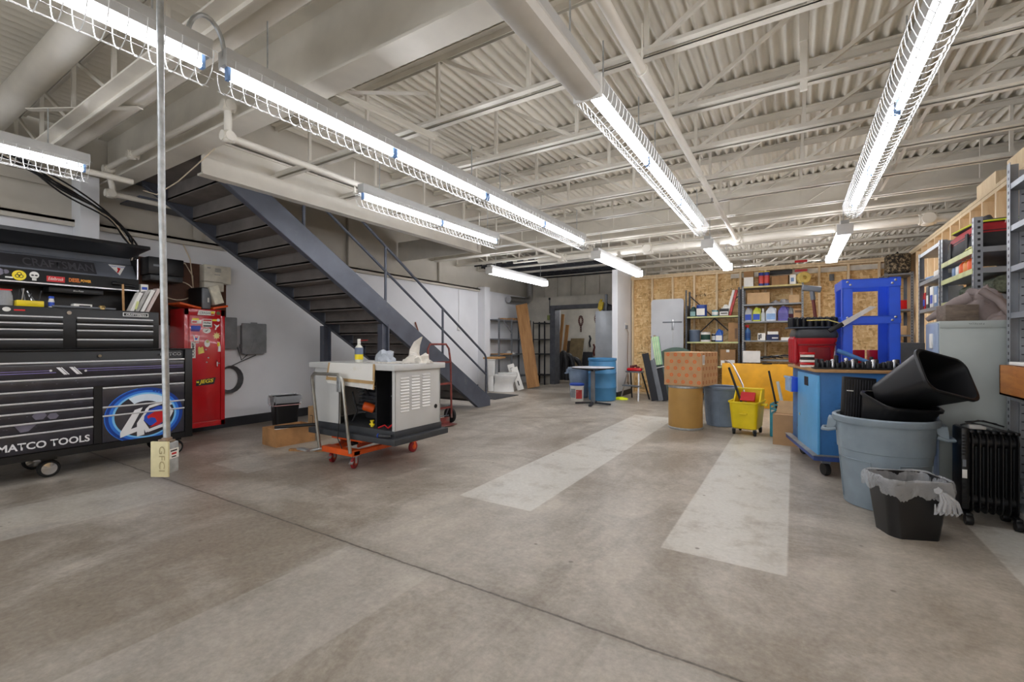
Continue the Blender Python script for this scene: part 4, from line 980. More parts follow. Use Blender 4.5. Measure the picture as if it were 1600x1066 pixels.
# ------------------------------------------------------------ bins and boxes beside it
def bin_mesh(w0, d0, w1, d1, hh, r=.05, rim=.012, wall=.006):
    b = B(); n = 6
    R_ = lambda w, d, z, rr=r: rrect(w, d, rr, n, z)
    b.loft([R_(w0,d0,0), R_(w1,d1,hh-.025), R_(w1+2*rim,d1+2*rim,hh-.022), R_(w1+2*rim,d1+2*rim,hh-.004), R_(w1+rim,d1+rim,hh), R_(w1-2*wall,d1-2*wall,hh-.003), R_(w0-2*wall,d0-2*wall,.012)])
    return b
def film(ringf, levels, seed, drop):
    """thin bag film: ringf(offset, z) gives an outline; folds grow towards the free hem"""
    rnd = random.Random(seed); b = B(); rings = []; ph = [rnd.uniform(0,6) for k in range(8)]
    for i, (o, z, amp) in enumerate(levels):
        rg = ringf(o, z); n = len(rg)
        for j, p in enumerate(rg):
            a = 2*PI*j/n
            k = amp*(math.sin(9*a+ph[0]+.5*i)+.8*math.sin(16*a+ph[1]-.7*i)+.6*math.sin(27*a+ph[2]+.9*i)+.8*rnd.uniform(-1,1))
            p.x *= 1+k; p.y *= 1+k*1.2; p.z += amp*1.6*(math.sin(5*a+ph[3])+.7*math.sin(11*a+ph[4]+i)+.5*rnd.uniform(-1,1)) + drop*max(0,amp-.004)*8*math.sin(a+ph[5])
        rings.append(rg)
    b.loft(rings, False, False); return b
def liner(b, w, d, hh, drop, r, seed):
    def rf(o, z):
        ring = rrect(w+2*o, d+2*o, r, 14, hh+z); return ring
    return film(rf, [(-.05,-.3,.02),(-.02,-.1,.012),(-.008,.0,.004),(.002,.008,.002),(.012,.004,.003),(.015,-.02,.006),(.016,-.045,.009),(.015,-.075,.012),(.013,-.105,.015)], seed, .25)
t = thing('wastebasket', 'black wastebasket with a clear bag folded over its rim by the white wall', 'bin', (-6.5,4.02,0), rz=75)
obj('basket', bin_mesh(.3,.22,.36,.27,.47,.04), BLACKP, t); obj('liner_bag', liner(B(),.372,.282,.47,.13,.04,4), BAG, t)
b = B(); b.loft([[V((q.x*1.02,q.y*1.02,z)) for q in rrect(.37,.28,.04,6)] for z in (.335,.345)], False, False); obj('bag_tie', b, mat('pink_tie',(222,170,166),.5), t)
def carton(name, label, x, y, rz, w, d, h, m=CARD, flaps=True, cat='box', grp=None, z=0, open_=True):
    t = thing(name, label, cat, (x,y,z), rz, grp); b = B(); s = .006
    if open_:
        b.box(-w/2,-d/2,0,w/2,d/2,s); b.box(-w/2,-d/2,s,-w/2+s,d/2,h); b.box(w/2-s,-d/2,s,w/2,d/2,h); b.box(-w/2+s,-d/2,s,w/2-s,-d/2+s,h); b.box(-w/2+s,d/2-s,s,w/2-s,d/2,h)
    else: b.box(-w/2,-d/2,0,w/2,d/2,h,.002)
    obj('carton', b, m, t, 0); return t
t = carton('cardboard_box', 'low open cardboard box holding a black tube beside the generator cart', -5.44,3.42,-4, .34,.5,.215, mat('stained_cardboard',(176,130,84),.75,0,.16,5))
b = B(); b.cyl((-5.42,3.22,.225),(-5.0,3.62,.25),.02,12); single('tube', b, BLACKP, 'black tube lying across the low open cardboard box', 'tube')
b = B(); b.box(-.12,-.06,0,.12,.06,.012); single('paper_sheet', b, PAPER, 'white papers lying inside the low open cardboard box', 'paper', None, (-5.42,3.36,.18), (R(8),0,R(30)))
t = carton('cardboard_box', 'small upright cardboard box standing behind the low open box', -5.72,4.12,-6, .3,.3,.36, CARD2)
b = B(); b.box(-.1,-.152,.12,-.02,-.1505,.24); obj('print', b, PRINTK, t, 0); b = B(); b.box(-.092,-.1535,.128,-.028,-.152,.232); obj('print', b, CARD2, t, 0)
b = B(); b.cbox((0,0,.012),(.045,.6,.024)); single('wood_strip', b, PLY, 'short wooden strip lying on the floor under the generator cart', 'strip', None, (-4.75,3.3,0), (0,0,R(-62)))
# wooden poles leaning on the left wall behind the railing
for k, (y0, y1, z1, m, lb) in enumerate(((7.2,6.95,1.78,PINE,'pale wooden pole leaning on the wall behind the stair rail, apart from the reddish ones'),(7.95,7.5,1.72,mat('reddish_wood',(140,84,62),.6),'taller reddish wooden pole leaning on the white wall behind the stair rail'),(7.85,7.25,1.6,MC['reddish_wood'],'shorter reddish wooden pole leaning on the white wall behind the stair rail'))):
    b = B(); b.cyl((XL+.22,y0+.12,.012),(XL+.02,y1,z1),.016,10); single('wooden_pole', b, m, lb, 'pole')
b = B(); b.box(XL+.001,9.0,1.58,XL+.05,9.12,1.7,.006); b.cyl((XL+.02,9.06,1.7),(XL+.02,9.06,2.6),.009,8); single('outlet_box', b, WHITE, 'small white outlet box with conduit on the wall past the stairs', 'outlet')
# ============================================================ alcove
def shelving(name, label, x0, x1, y0, y1, zs, ztop, m=GREYST, post=.035, grp=None, edge=None, th=.03, brace=False, cat='shelving', gusset=True, pm=None):
    t = thing(name, label, cat, ((x0+x1)/2,(y0+y1)/2,0), 0, grp)
    pm = pm or m
    for x, sx in ((x0,1),(x1,-1)):
        for y, sy in ((y0,1),(y1,-1)):
            b = B(); zt = ztop[(x, y)] if isinstance(ztop, dict) else ztop
            b.box(min(x,x+sx*post),min(y,y+sy*.003),0,max(x,x+sx*post),max(y,y+sy*.003),zt); b.box(min(x,x+sx*.003),min(y,y+sy*post),0,max(x,x+sx*.003),max(y,y+sy*post),zt)
            po = wobj('post', b, pm, t, 0)
            b = B(); n = int(zt/.05)
            for k in range(n):
                z = .03+.05*k; b.box(x+sx*(post*.4),y-sy*.0006,z,x+sx*(post*.72),y+sy*.0003,z+.02); b.box(x-sx*.0006,y+sy*(post*.4),z,x+sx*.0003,y+sy*(post*.72),z+.02)
            wobj('holes', b, PRINTK, po, 0)
    for z in zs:
        sh = wbox('shelf', m, t, (x0+.004,y0+.004,z-th,x1-.004,y1-.004,z), smooth=0)
        if edge is not None: wbox('shelf_edge', edge, sh, (x0-.004,y0+.03,z-th,x0+.001,y1-.03,z+.001), smooth=0)
    if brace:
        b = B(); b.bar((x0+.02,y1,zs[-2]+.0),(x1-.02,y1,zs[-1]+.5),.025,.004,(0,1,0)); b.bar((x0+.02,y1+.005,zs[-1]+.5),(x1-.02,y1+.005,zs[-2]),.025,.004,(0,1,0)); wobj('cross_brace', b, dk, t, 0)
    return t
s1 = shelving('steel_shelving', 'grey steel shelving along the left wall behind the toilet', -7.19,-6.75,10.25,12.0,(.3,.93,1.37,1.9),1.93)
b = B()
for y in (10.9,): b.box(-6.785,y,0,-6.75,y+.035,1.93); b.bar((-6.755,y+.02,1.5),(-6.755,10.45,1.88),.035,.004,(1,0,0))
wobj('post', b, GREYST, s1, 0)
shelving('steel_shelving', 'narrow grey steel shelving in the corner left of the wide doorway', -6.72,-6.31,12.06,12.46,(.3,.93,1.37,1.86),1.9, dk)
for k, (y, L, m) in enumerate(((10.55,.5,PLY),(11.0,.45,PLY),(11.35,.4,dk))):
    b = B(); b.box(-6.95,y,1.901,-6.8,y+L*.8,1.94+.02*k,.004); single('offcut', b, m, ('pale plank offcut at the near end of the top alcove shelf','brown plank offcut in the middle of the top alcove shelf','dark steel offcut at the far end of the top alcove shelf')[k], 'offcut')
b = crumple(B(), (0,0,0), .12,.16,.08, 3); single('white_bundle', b, PAPER, 'white wrapped bundle on the middle alcove shelf', 'bundle', None, (-6.95,11.1,.931))
b = B(); b.box(-7.1,10.35,.931,-6.7,10.85,.96); single('plank', b, MDF, 'pale plank sticking out of the middle alcove shelf', 'plank')
b = B(); b.cbox((0,0,1.22),(.34,.022,2.44)); b.box(-.17,-.012,2.28,.17,-.010,2.33)
b2 = V((-6.72,11.45,2.3))-V((-6.05,10.85,0)); a = math.atan2(math.hypot(b2.x,b2.y), b2.z)
single('plank', b, PLY, 'tall brown plywood plank leaning on the alcove shelving', 'plank', None, (-6.03,10.86,.04), (R(-14.5),R(-11),R(20)))
for k, (x, y, hh, rz, lb) in enumerate(((-6.28,10.42,.70,30,'white boxed panel leaning behind, just right of the toilet bowl'),(-6.13,10.34,.62,38,'white boxed panel with a dark slot leaning in front, between toilet and plank'))):
    t = thing('boxed_panel', lb, 'panel', (x,y,.012), 0, None, (R(-10),R(-16),R(rz)))
    b = B(); b.box(-.09,-.02,0,.09,.02,hh,.004); obj('panel', b, PAPER, t); b = B(); b.box(-.02,-.0215,.12,.01,-.0195,.25) if k else b.box(-.03,-.0215,.5,.03,-.0195,.6); obj('slot', b, PRINTK, t)
# toilet
t = thing('toilet', 'white toilet standing loose on the floor with a board on its tank', 'toilet', (-6.36,9.86,0), rz=29)
PORC = mat('porcelain', (236,236,234), .15, 0, .02, coat=.5)
def oval(w, d, z, cx=0, n=28): return [V((cx+w/2*math.cos(2*PI*k/n), d/2*math.sin(2*PI*k/n), z)) for k in range(n)]
b = B(); b.loft([oval(.56,.24,0,0), oval(.54,.22,.05,0), oval(.5,.19,.16,0), oval(.5,.22,.24,.02), oval(.58,.34,.36,.05), oval(.62,.37,.43,.06), oval(.6,.36,.45,.06)]); obj('bowl', b, PORC, t, 60)
b = B(); b.loft([oval(.49,.37,.452,.11), oval(.5,.38,.465,.11), oval(.5,.38,.485,.11), oval(.46,.34,.495,.11)]); obj('seat_lid', b, PORC, t, 60)
b = B(); b.loft([[V((q.x-.3,q.y,z)) for q in rrect(w_,d_,.03,5)] for w_, d_, z in ((.17,.40,.42),(.19,.46,.6),(.2,.48,.8),(.2,.48,.81))]); b.box(-.39,-.14,.0,-.25,.14,.43,.03); obj('tank', b, PORC, t)
b = B(); b.box(-.415,-.26,.811,-.185,.26,.84,.01); obj('tank_lid', b, PORC, t)
b = B(); b.box(-.195,-.18,.7,-.18,-.12,.715,.003); obj('flush_lever', b, CHROME, t)
b = B(); b.box(-.2,-.33,0,.18,.33,.045,.003); single('board', b, MDF, 'wooden board lying across the toilet tank', 'board', None, (-6.6,9.82,.845), (0,0,R(14)))
b = B(); b.box(-.42,-.5,0,.42,.5,.012,.004); single('floor_mat', b, mat('charcoal_mat',(66,66,68),.9,0,.1,30), 'charcoal mat on the floor between the stair foot and the toilet', 'mat', None, (-6.02,8.85,.001))
# beyond the doorway
for k, (x, y, z1, w_, m, rx) in enumerate(((-6.72,13.7,2.2,.1,PLY,-6),(-6.6,13.8,1.85,.12,PLY,-7))):
    b = B(); b.box(-w_/2,-.015,0,w_/2,.015,z1); single('plank', b, m, ('taller narrow plank leaning just inside the doorway','shorter narrow plank leaning just inside the doorway')[k], 'plank', None, (x,y,.01), (0,R(-rx),0))
t = thing('hose_coil', 'heap of fat black corrugated hose standing just inside the doorway', 'hose', (-6.05,13.1,0))
for k, (cx, cy, w_, hh) in enumerate(((-6.12,12.95,.22,1.0),(-6.0,13.0,.34,.92),(-5.88,13.15,.46,.8))):
    b = B(); pts = []; rad = []
    for q in range(61):
        a = PI*q/60; pts.append((cx+w_/2*math.cos(a)*1.0, cy+.05*k, max(.09, .09+(hh-.15)*math.sin(a)**.6))); rad.append(.075+.008*(q % 2))
    b.tube(pts, rad, 12); wobj('hose', b, mat('dusty_black',(44,44,46),.5,0,.2), t, 60)
for k, (x, y, w_, hh, m, rx) in enumerate(((-6.75,14.55,.42,1.35,mat('dark_brown_panel',(70,58,46),.7),-14),(-6.45,14.4,.5,1.45,mat('olive_brown_panel',(112,96,66),.7,0,.15),-16),(-6.05,14.55,.36,.95,dk,-14))):
    b = B(); b.box(-w_/2,-.012,0,w_/2,.012,hh); single('panel', b, m, ('dark brown panel leaning on the far wall beyond the doorway','olive brown panel leaning in front on the far wall beyond the doorway','low dark grey panel leaning on the far wall beyond the doorway')[k], 'panel', None, (x,y,.01), (R(rx),0,0))
b = B(); b.tube([(-6.95,14.6,.02),(-7.05,14.85,.7)],.014,8); b.cbox((-7.05,14.86,.72),(.14,.03,.04)); single('pry_bar', b, dk, 'dark long-handled tool leaning on the far wall beyond the doorway', 'tool')
CHN = mat('red_brown_chain', (92,40,36), .55, .3, .2)
for k, (x, z, hh) in enumerate(((-6.4,2.15,.55),(-5.8,2.2,.8))):
    t = thing('chain', ('shorter red-brown chain loop hanging on the far wall','longer red-brown chain loop hanging on the far wall by the grey locker')[k], 'chain', (x,14.97,z))
    for s in (-1,1):
        n = int(hh/.07)
        for q in range(n):
            b = B(); zz = -hh*q/n; xx = s*.07*math.sin(PI*min(1,(q+1)/5))
            b.tube([(xx+.022*math.cos(R(a)),(.0 if q % 2 else .0),zz-.045*math.sin(R(a))) for a in range(0,360,45)],.011,6,True); obj('link', b, CHN, t)
    b = B(); b.cyl((0,.02,.05),(0,-.02,.05),.02,8); obj('hook', b, dk, t)
for k, (x, y, z) in enumerate(((-6.05,14.9,1.5),(-5.9,14.9,1.2))):
    b = B(); b.tube([(x,y,z),(x+.05,y-.02,z-.1),(x,y,z-.25),(x+.03,y,z-.4)],.03,8); single('strap', b, CHN if k else dk, ('dark strap hanging below the chains on the far wall','red-brown strap hanging below the dark strap on the far wall')[k], 'strap')
b = B(); b.box(-6.42,12.42,1.95,-6.34,12.49,2.1,.006); single('green_box', b, mat('faded_green',(150,160,96),.5), 'small faded green box on the wall left of the doorway', 'box')
b = B(); b.cyl((-6.36,12.47,2.15),(-6.36,12.47,2.6),.012,8); b.cbox((-6.36,12.46,2.6),(.05,.03,.07)); single('latch_rod', b, dk, 'dark latch rod on the wall left of the doorway', 'rod')
t = thing('metal_locker', 'plain grey metal locker standing behind the blue drum', 'locker', (-4.23,11.7,0)); wbox('body', mat('silver_grey_paint',(168,172,176),.4,.3,.06,3), t, (-4.5,11.5,0,-3.95,11.95,2.1), bev=.006); wbox('door', MC['silver_grey_paint'], t, (-4.46,11.492,.06,-3.99,11.5,2.05), bev=.002); wbox('handle', dk, t, (-4.03,11.48,1.05,-4.01,11.492,1.2))
b = B(); b.tube([(-4.4,11.6,2.1),(-4.42,11.6,2.3),(-4.36,11.6,2.42)],.035,8); b.cbox((-4.38,11.6,2.25),(.13,.1,.22),(0,.2,0),.02); single('yellow_tool', b, mat('dull_yellow',(206,176,40),.5), 'yellow tool standing on the grey metal locker', 'tool')
b = B(); b.cyl((-4.25,11.65,2.1),(-4.25,11.65,2.55),.035,12); single('canister', b, GREYST, 'tall grey tube standing on the grey metal locker', 'tube')
b = B(); b.cbox((-4.1,11.68,2.17),(.2,.16,.14),(0,0,.2),.02); b.cyl((-4.18,11.62,2.27),(-3.98,11.62,2.2),.02,8); single('power_tool', b, dk, 'dark power tool lying on the grey metal locker', 'tool')
# ------------------------------------------------------------ table, drum, bucket
t = thing('round_table', 'small round pedestal table with a pale top in front of the blue drum', 'table', (-3.48,8.76,0), rz=12)
b = B(); b.lathe([(.40,.735),(.43,.738),(.432,.76),(.42,.765)],48); obj('tabletop', b, mat('pale_laminate',(206,206,212),.3), t)
b = B(); b.lathe([(.431,.737),(.435,.74),(.435,.758),(.431,.761)],48); obj('edge_band', b, BLACKP, t)
b = B(); b.box(-.04,-.04,.03,.04,.04,.72,.006); obj('pedestal', b, GREYST, t)
for k in range(4):
    b = B(); a = R(90*k); c_, s_ = math.cos(a), math.sin(a); b.bar((.02*c_,.02*s_,.04),(.36*c_,.36*s_,.02),.055,.03); obj('foot', b, dk, t)
    b = B(); b.bar((.03*c_,.03*s_,.69),(.26*c_,.26*s_,.725),.03,.02); obj('bracket', b, dk, t)
t = thing('plastic_drum', 'big blue plastic drum standing at the end of the white partition', 'drum', (-3.58,9.56,0))
b = B(); b.lathe([(.27,0),(.29,.012),(.295,.05),(.3,.27),(.306,.28),(.306,.3),(.3,.31),(.3,.58),(.306,.59),(.306,.61),(.3,.62),(.297,.84),(.29,.86),(.3,.865),(.31,.88),(.31,.92),(.3,.925),(.285,.92),(.28,.88)],48); obj('drum_body', b, DRUMB, t)
b = B(); b.lathe([(.03,.87),(.03,.905),(.02,.91)],14,(.18,0,0)); obj('bung', b, DRUMB, t)
t = thing('bucket', 'white paint bucket with a bright blue lid beside the round table', 'bucket', (-4.0,9.15,0))
b = B(); b.lathe([(.125,0),(.13,.01),(.148,.32),(.153,.325),(.153,.34)],32); obj('bucket_body', b, PAPER, t)
b = B(); b.lathe([(.155,.335),(.158,.34),(.158,.37),(.15,.378),(.12,.374)],32); obj('lid', b, PRINTB, t)
b = B(); b.loft([[V(((.1475)*math.cos(R(a)),.1475*math.sin(R(a)),z)) for a in range(-75,-15,6)] for z in (.06,.25)],False,False); obj('label', b, mat('red_label',(190,60,60),.5), t); b = B(); b.loft([[V(((.1475)*math.cos(R(a)),.1475*math.sin(R(a)),z)) for a in range(-135,-80,6)] for z in (.08,.27)],False,False); obj('label', b, mat('grey_label',(150,156,160),.5), t)
b = B(); b.tube([(.15*math.cos(R(a)),.15*math.sin(R(a)),.3-.1*math.sin(R(a+180))) for a in range(180,361,15)],.003,6); obj('bail_handle', b, CHROME, t)
def brute(name, label, x, y, rb, rt, hh, m, rz, lidless=True):
    t = thing(name, label, 'trash can', (x,y,0), rz)
    b = B(); rr = lambda z: rb+(rt-rb)*z/hh
    b.lathe([(rb-.03,0),(rb,.006),(rr(.03),.03),(rr(hh*.62),hh*.62),(rr(hh*.62)+.006,hh*.625),(rr(hh*.65)+.006,hh*.65),(rr(hh*.92),hh*.92),(rt+.012,hh*.925),(rt+.018,hh*.95),(rt+.018,hh*.985),(rt+.006,hh),(rt-.012,hh-.006),(rb-.012,.02)],56); obj('can_body', b, m, t)
    for a in range(4):
        b = B(); w_ = R(28)
        def q(ang, z): return V(((rr(z)+.004)*math.cos(ang),(rr(z)+.004)*math.sin(ang),z))
        a0 = R(90*a+45)
        top = [q(a0+w_*s/6, hh*.53) for s in range(-6,7)]; left = [q(a0-w_, hh*.53*k/8) for k in range(1,9)]; right = [q(a0+w_, hh*.53*k/8) for k in range(1,9)]
        b.tube(left+top[1:-1]+list(reversed(right)), .004, 6); obj('panel_rib', b, m, t)
    for s in (0, PI):
        b = B(); c_ = math.cos(s); R0 = rr(hh*.85)
        b.tube([V((c_*(R0-.005),-.075,hh*.82)),V((c_*(R0+.05),-.075,hh*.80)),V((c_*(R0+.085),-.06,hh*.80)),V((c_*(R0+.085),.06,hh*.80)),V((c_*(R0+.05),.075,hh*.80)),V((c_*(R0-.005),.075,hh*.82))],.014,10)
        b.prism([(R0-.01,hh*.94),(R0+.05,hh*.93),(R0+.06,hh*.81),(R0+.045,hh*.79),(R0-.005,hh*.86)], frame((0,-.08*c_,0),(c_,0,0),(0,0,1)), -.012); b.prism([(R0-.01,hh*.94),(R0+.05,hh*.93),(R0+.06,hh*.81),(R0+.045,hh*.79),(R0-.005,hh*.86)], frame((0,.07*c_,0),(c_,0,0),(0,0,1)), -.012); b.box(min(c_*R0,c_*(R0+.05)),-.08,hh*.925,max(c_*R0,c_*(R0+.05)),.08,hh*.94,.003); obj('handle', b, m, t)
    return t
brute('trash_can', 'grey-blue trash can behind the white bucket and the round table', -4.22,9.78,.2,.25,.69,BRUTED,20)
b = crumple(B(), (0,0,0), .19,.19,.08, 6); single('trash', b, PAPER, 'white rubbish filling the trash can by the doorway', 'trash', None, (-4.22,9.78,.64))
# extension cable and outlet on the partition
t = thing('extension_cable', 'tan cable plugged in and dangling down the white partition', 'cable', (-3.44,10.9,1.6))
b = B(); b.tube([(-3.42,10.78,1.62),(-3.41,10.86,1.5),(-3.43,10.9,1.2),(-3.42,10.84,.9),(-3.43,10.92,.55),(-3.41,10.8,.3),(-3.42,10.95,.2),(-3.4,10.85,.35),(-3.42,10.9,.5)],.008,6); wobj('cable', b, mat('tan_cable',(132,104,84),.5), t)
wbox('plug', GREYST, t, (-3.445,10.74,1.59,-3.40,10.82,1.68)); wbox('outlet', WHITE, t, (-3.449,10.71,1.57,-3.44,10.84,1.74))
# step stool
t = thing('step_stool', 'old folding step stool with metal legs beside the white partition', 'stool', (-3.0,10.03,0), rz=-15)
for s in (-1,1):
    b = B(); b.bar((s*.22,-.22,0),(s*.14,-.06,.6),.03,.02); obj('leg', b, ALU, t); b = B(); b.bar((s*.22,.24,0),(s*.14,.06,.6),.03,.02); obj('leg', b, dk, t)
b = B(); b.box(-.17,-.11,.6,.17,.11,.63,.006); obj('top_step', b, GREYST, t)
b = B(); b.box(-.2,-.2,.3,.2,-.05,.325,.004); obj('lower_step', b, GREYST, t)
b = B(); b.bar((-.19,.16,.25),(.19,.16,.25),.02,.01); obj('brace', b, dk, t)
t = thing('red_tool', 'red and black power tool lying on the old step stool', 'tool', (-3.0,10.03,.632))
b = B(); b.box(-.16,-.09,0,.16,.09,.07,.025); obj('tool_base', b, RED, t); b = B(); b.cyl((-.06,0,.07),(-.06,0,.12),.045,14); b.cyl((.07,0,.07),(.07,0,.1),.04,14); b.cyl((-.06,0,.1),(.05,-.03,.12),.025,10); obj('motor', b, mat('dark_red',(84,20,24),.4), t)
b = crumple(B(), (0,0,0), .17,.1,.06, 12, amt=.12); single('lime_piece', b, mat('lime_plastic',(222,236,30),.4), 'flat lime yellow plastic piece on the floor by the step stool', 'plastic piece', None, (-3.27,9.86,.002))  # plain piece of lime plastic, gives no light
# ------------------------------------------------------------ along the strand board wall
t = thing('white_door', 'white refrigerator door leaning on the studs behind the boxes', 'door panel', (-2.56,11.14,.01), rot=(R(-1.2),0,0))
WG = mat('silver_white_door', (216,218,222), .4, .1, .04, 2)
b = B(); b.loft([[V((q.x,y,q.y+1.145)) for q in rrect(.75,2.29,.07,6)] for y in (-.03,.02)]); obj('panel', b, WG, t)
b = B(); b.box(-.1,-.045,1.72,.34,-.031,1.75); obj('bar', b, GREYST, t); b = B(); b.box(.13,-.04,.9,.14,-.0315,1.75); obj('bar', b, WHITE, t); b = B(); b.box(.11,-.045,1.55,.16,-.03,1.8,.004); obj('bracket', b, ALU, t)
b = B(); b.box(-.32,-.034,1.30,-.26,-.03,1.43); obj('label', b, mat('tan_label',(186,170,140),.5), t)
b = B(); b.tube([(.18,-.03,1.1),(.2,-.06,1.05),(.2,-.06,.92),(.18,-.03,.87)],.008,8); obj('handle', b, dk, t)
b = B(); b.lathe([(.05,-.02),(.57,-.02),(.58,-.01),(.58,.01),(.57,.02),(.05,.02)],56); single('round_tabletop', b, mat('dull_green_board',(72,96,84),.5), 'round green table top leaning on its edge behind the printed box', 'tabletop', None, (-2.2,10.45,.585), (R(80),0,R(12)))
t = thing('folding_chair_canvas', 'pale green striped canvas hanging folded in front of the green table top', 'canvas', (-2.5,10.16,.9), rot=(0,R(-8),0))
b = B(); b.box(-.1,-.01,-.12,.06,.01,.5,.006); obj('canvas', b, mat('pale_green_canvas',(160,206,160),.7), t)
b = B(); [b.box(-.085+.045*k,-.0115,-.12,-.07+.045*k,-.0095,.5) for k in range(3)]; obj('stripe', b, mat('cream_stripe',(222,228,190),.7), t)
b = B(); b.tube([(-.11,0,.52),(-.06,0,.42),(.06,0,.5),(.07,0,-.9)],.01,8); obj('chair_rail', b, GREYST, t)
for k, (x, hh, m) in enumerate(((-2.62,1.05,dk),(-2.52,.9,GREYST),(-2.42,.75,dk))):
    b = B(); b.box(-.07,-.015,0,.07,.015,hh); single('metal_strip', b, m, ('tallest dark steel strip leaning left of the white door','middle grey steel strip leaning left of the green table top','shortest dark steel strip leaning at the foot of the green table top')[k], 'strip', None, (x+.08,9.96+.05*k,.012), (R(-8),R(-14),0))
b = B(); b.cyl((-2.75,10.2,.66),(-1.9,9.8,.86),.01,8); single('white_rod', b, WHITE, 'thin white rod resting between the step stool and the printed box', 'rod')
EDG = mat('lime_shelf_edge', (196,200,142), .5, 0, .1)
sA = shelving('steel_shelving', 'left of the two steel shelving units on the strand board wall, with lime shelf edges', -2.07,-.97,10.75,11.18,(.3,.75,1.28,1.84),2.44,mat('dark_shelf_grey',(84,88,94),.5,.2,.1), brace=True)
sB = shelving('steel_shelving', 'right of the two steel shelving units on the strand board wall, with five loaded shelves', -.93,.17,10.75,11.18,(.45,.91,1.31,1.71,2.07,2.44),2.46,mat('mid_shelf_grey',(140,144,148),.5,.2,.1))
for z in (.75,1.28,1.84): wbox('shelf_edge', EDG, sA, (-2.03,10.742,z-.03,-1.0,10.751,z+.002), smooth=0)
wbox('shelf_edge', mat('tan_shelf_edge',(206,190,128),.5), sB, (-.9,10.742,2.41,.14,10.751,2.442), smooth=0)
wbox('side_panel', MC['dark_shelf_grey'], sA, (-2.068,10.8,0,-2.05,11.17,2.1), smooth=0)
def sbox(name, label, x0, x1, z, h, m, cat='box', y0=10.82, d=.28, rz=0, print_=None, grp=None, bev=.003):
    t = thing(name, label, cat, ((x0+x1)/2,y0+d/2,z+.001), rz, grp); b = B(); w_ = x1-x0; b.box(-w_/2,-d/2,0,w_/2,d/2,h,bev); obj('carton', b, m, t, 0)
    if print_:
        for (u0,v0,u1,v1,pm) in print_:
            b = B(); b.box(-w_/2+u0*w_,-d/2-.0015,v0*h,-w_/2+u1*w_,-d/2+.0005,v1*h); obj('print', b, pm, t, 0)
    return t
def can(name, label, x, z, r, h, m, lid, lab=None, y=10.9, cat='can', grp=None):
    t = thing(name, label, cat, (x,y,z+.001), 0, grp); b = B(); b.lathe([(r*.98,0),(r,.006),(r,h-.012),(r*.96,h-.008)],28); obj('can_body', b, m, t)
    b = B(); b.lathe([(r*1.02,h-.014),(r*1.02,h),(r*.86,h),(r*.84,h-.006)],28); obj('lid', b, lid, t)
    if lab is not None: b = B(); b.lathe([(r*1.006,h*.2),(r*1.01,h*.21),(r*1.01,h*.72),(r*1.006,h*.73)],28); obj('label', b, lab, t)
    return t
def jug(name, label, x, z, w_, h, m, cap, lab, y=10.9, cat='jug', liquid=None):
    t = thing(name, label, cat, (x,y,z+.001)); b = B(); d = w_*.72
    S_ = lambda f, zz, rr: [V((q.x,q.y,zz)) for q in rrect(w_*f,d*f,rr*f,5)]
    b.loft([S_(.94,0,.03),S_(1,.012,.03),S_(1,h*.58,.03),S_(.9,h*.68,.04),S_(.55,h*.86,.04),S_(.3,h*.92,.02),S_(.28,h*.96,.02)]); obj('jug_body', b, m, t)
    b = B(); b.cyl((0,0,h*.95),(0,0,h),w_*.16,14); obj('cap', b, cap, t)
    b = B(); b.tube([(w_*.12,0,h*.9),(w_*.42,0,h*.84),(w_*.46,0,h*.62)],.014,8); obj('handle', b, m, t)
    b = B(); b.box(-w_*.42,-d/2-.002,h*.1,w_*.42,-d/2+.001,h*.5); obj('label', b, lab, t, 0); return t
GLS = mat('frosted_plastic',(206,212,214),.35)
# shelf A top
jug('jug', 'dark green jug at the left end of the lime edged top shelf', -1.93,1.84,.13,.24,mat('dark_green_jug',(36,72,70),.4),WHITE,mat('teal_label',(150,190,186),.5))
PL_ = can('pail', 'blue pail with a white label on the lime edged top shelf', -1.75,1.84,.11,.26,mat('blue_pail',(38,70,150),.4),mat('blue_lid',(60,96,180),.4))
wbox('label', PAPER, PL_, (-1.84,10.782,1.87,-1.67,10.79,2.02))
can('can', 'small teal topped can beside the battery on the lime edged shelf', -1.47,1.84,.07,.14,mat('teal_can',(50,140,150),.4),ALU,PAPER)
t = sbox('battery', 'black vehicle battery with a white label on the lime edged top shelf', -1.38,-1.19,1.84,.16,BLACKP,'battery',print_=[(.05,.1,.95,.6,PAPER),(.15,.3,.85,.45,PRINTK)]); b = B(); [b.cyl((x,0,.16),(x,0,.19),.02,10) for x in (-.05,.05)]; obj('terminal', b, PAPER, t)
b = crumple(B(), (0,0,0), .06,.05,.09, 8); single('rag', b, PAPER, 'white rag heaped on the black battery', 'rag', None, (-1.26,10.93,2.001))
for k, (o, m, lb) in enumerate(((0,PAPER,'white long carton leaning against the right post of the lime edged shelf'),(.055,mat('red_white_carton',(200,80,76),.5,0,.3,20),'red and white long carton leaning behind the white carton'))):
    b = B(); b.box(0,0,0,.05,.1,.58,.003); single('long_carton', b, m, lb, 'carton', None, (-1.26+o,10.85,1.842), (0,R(14),0))
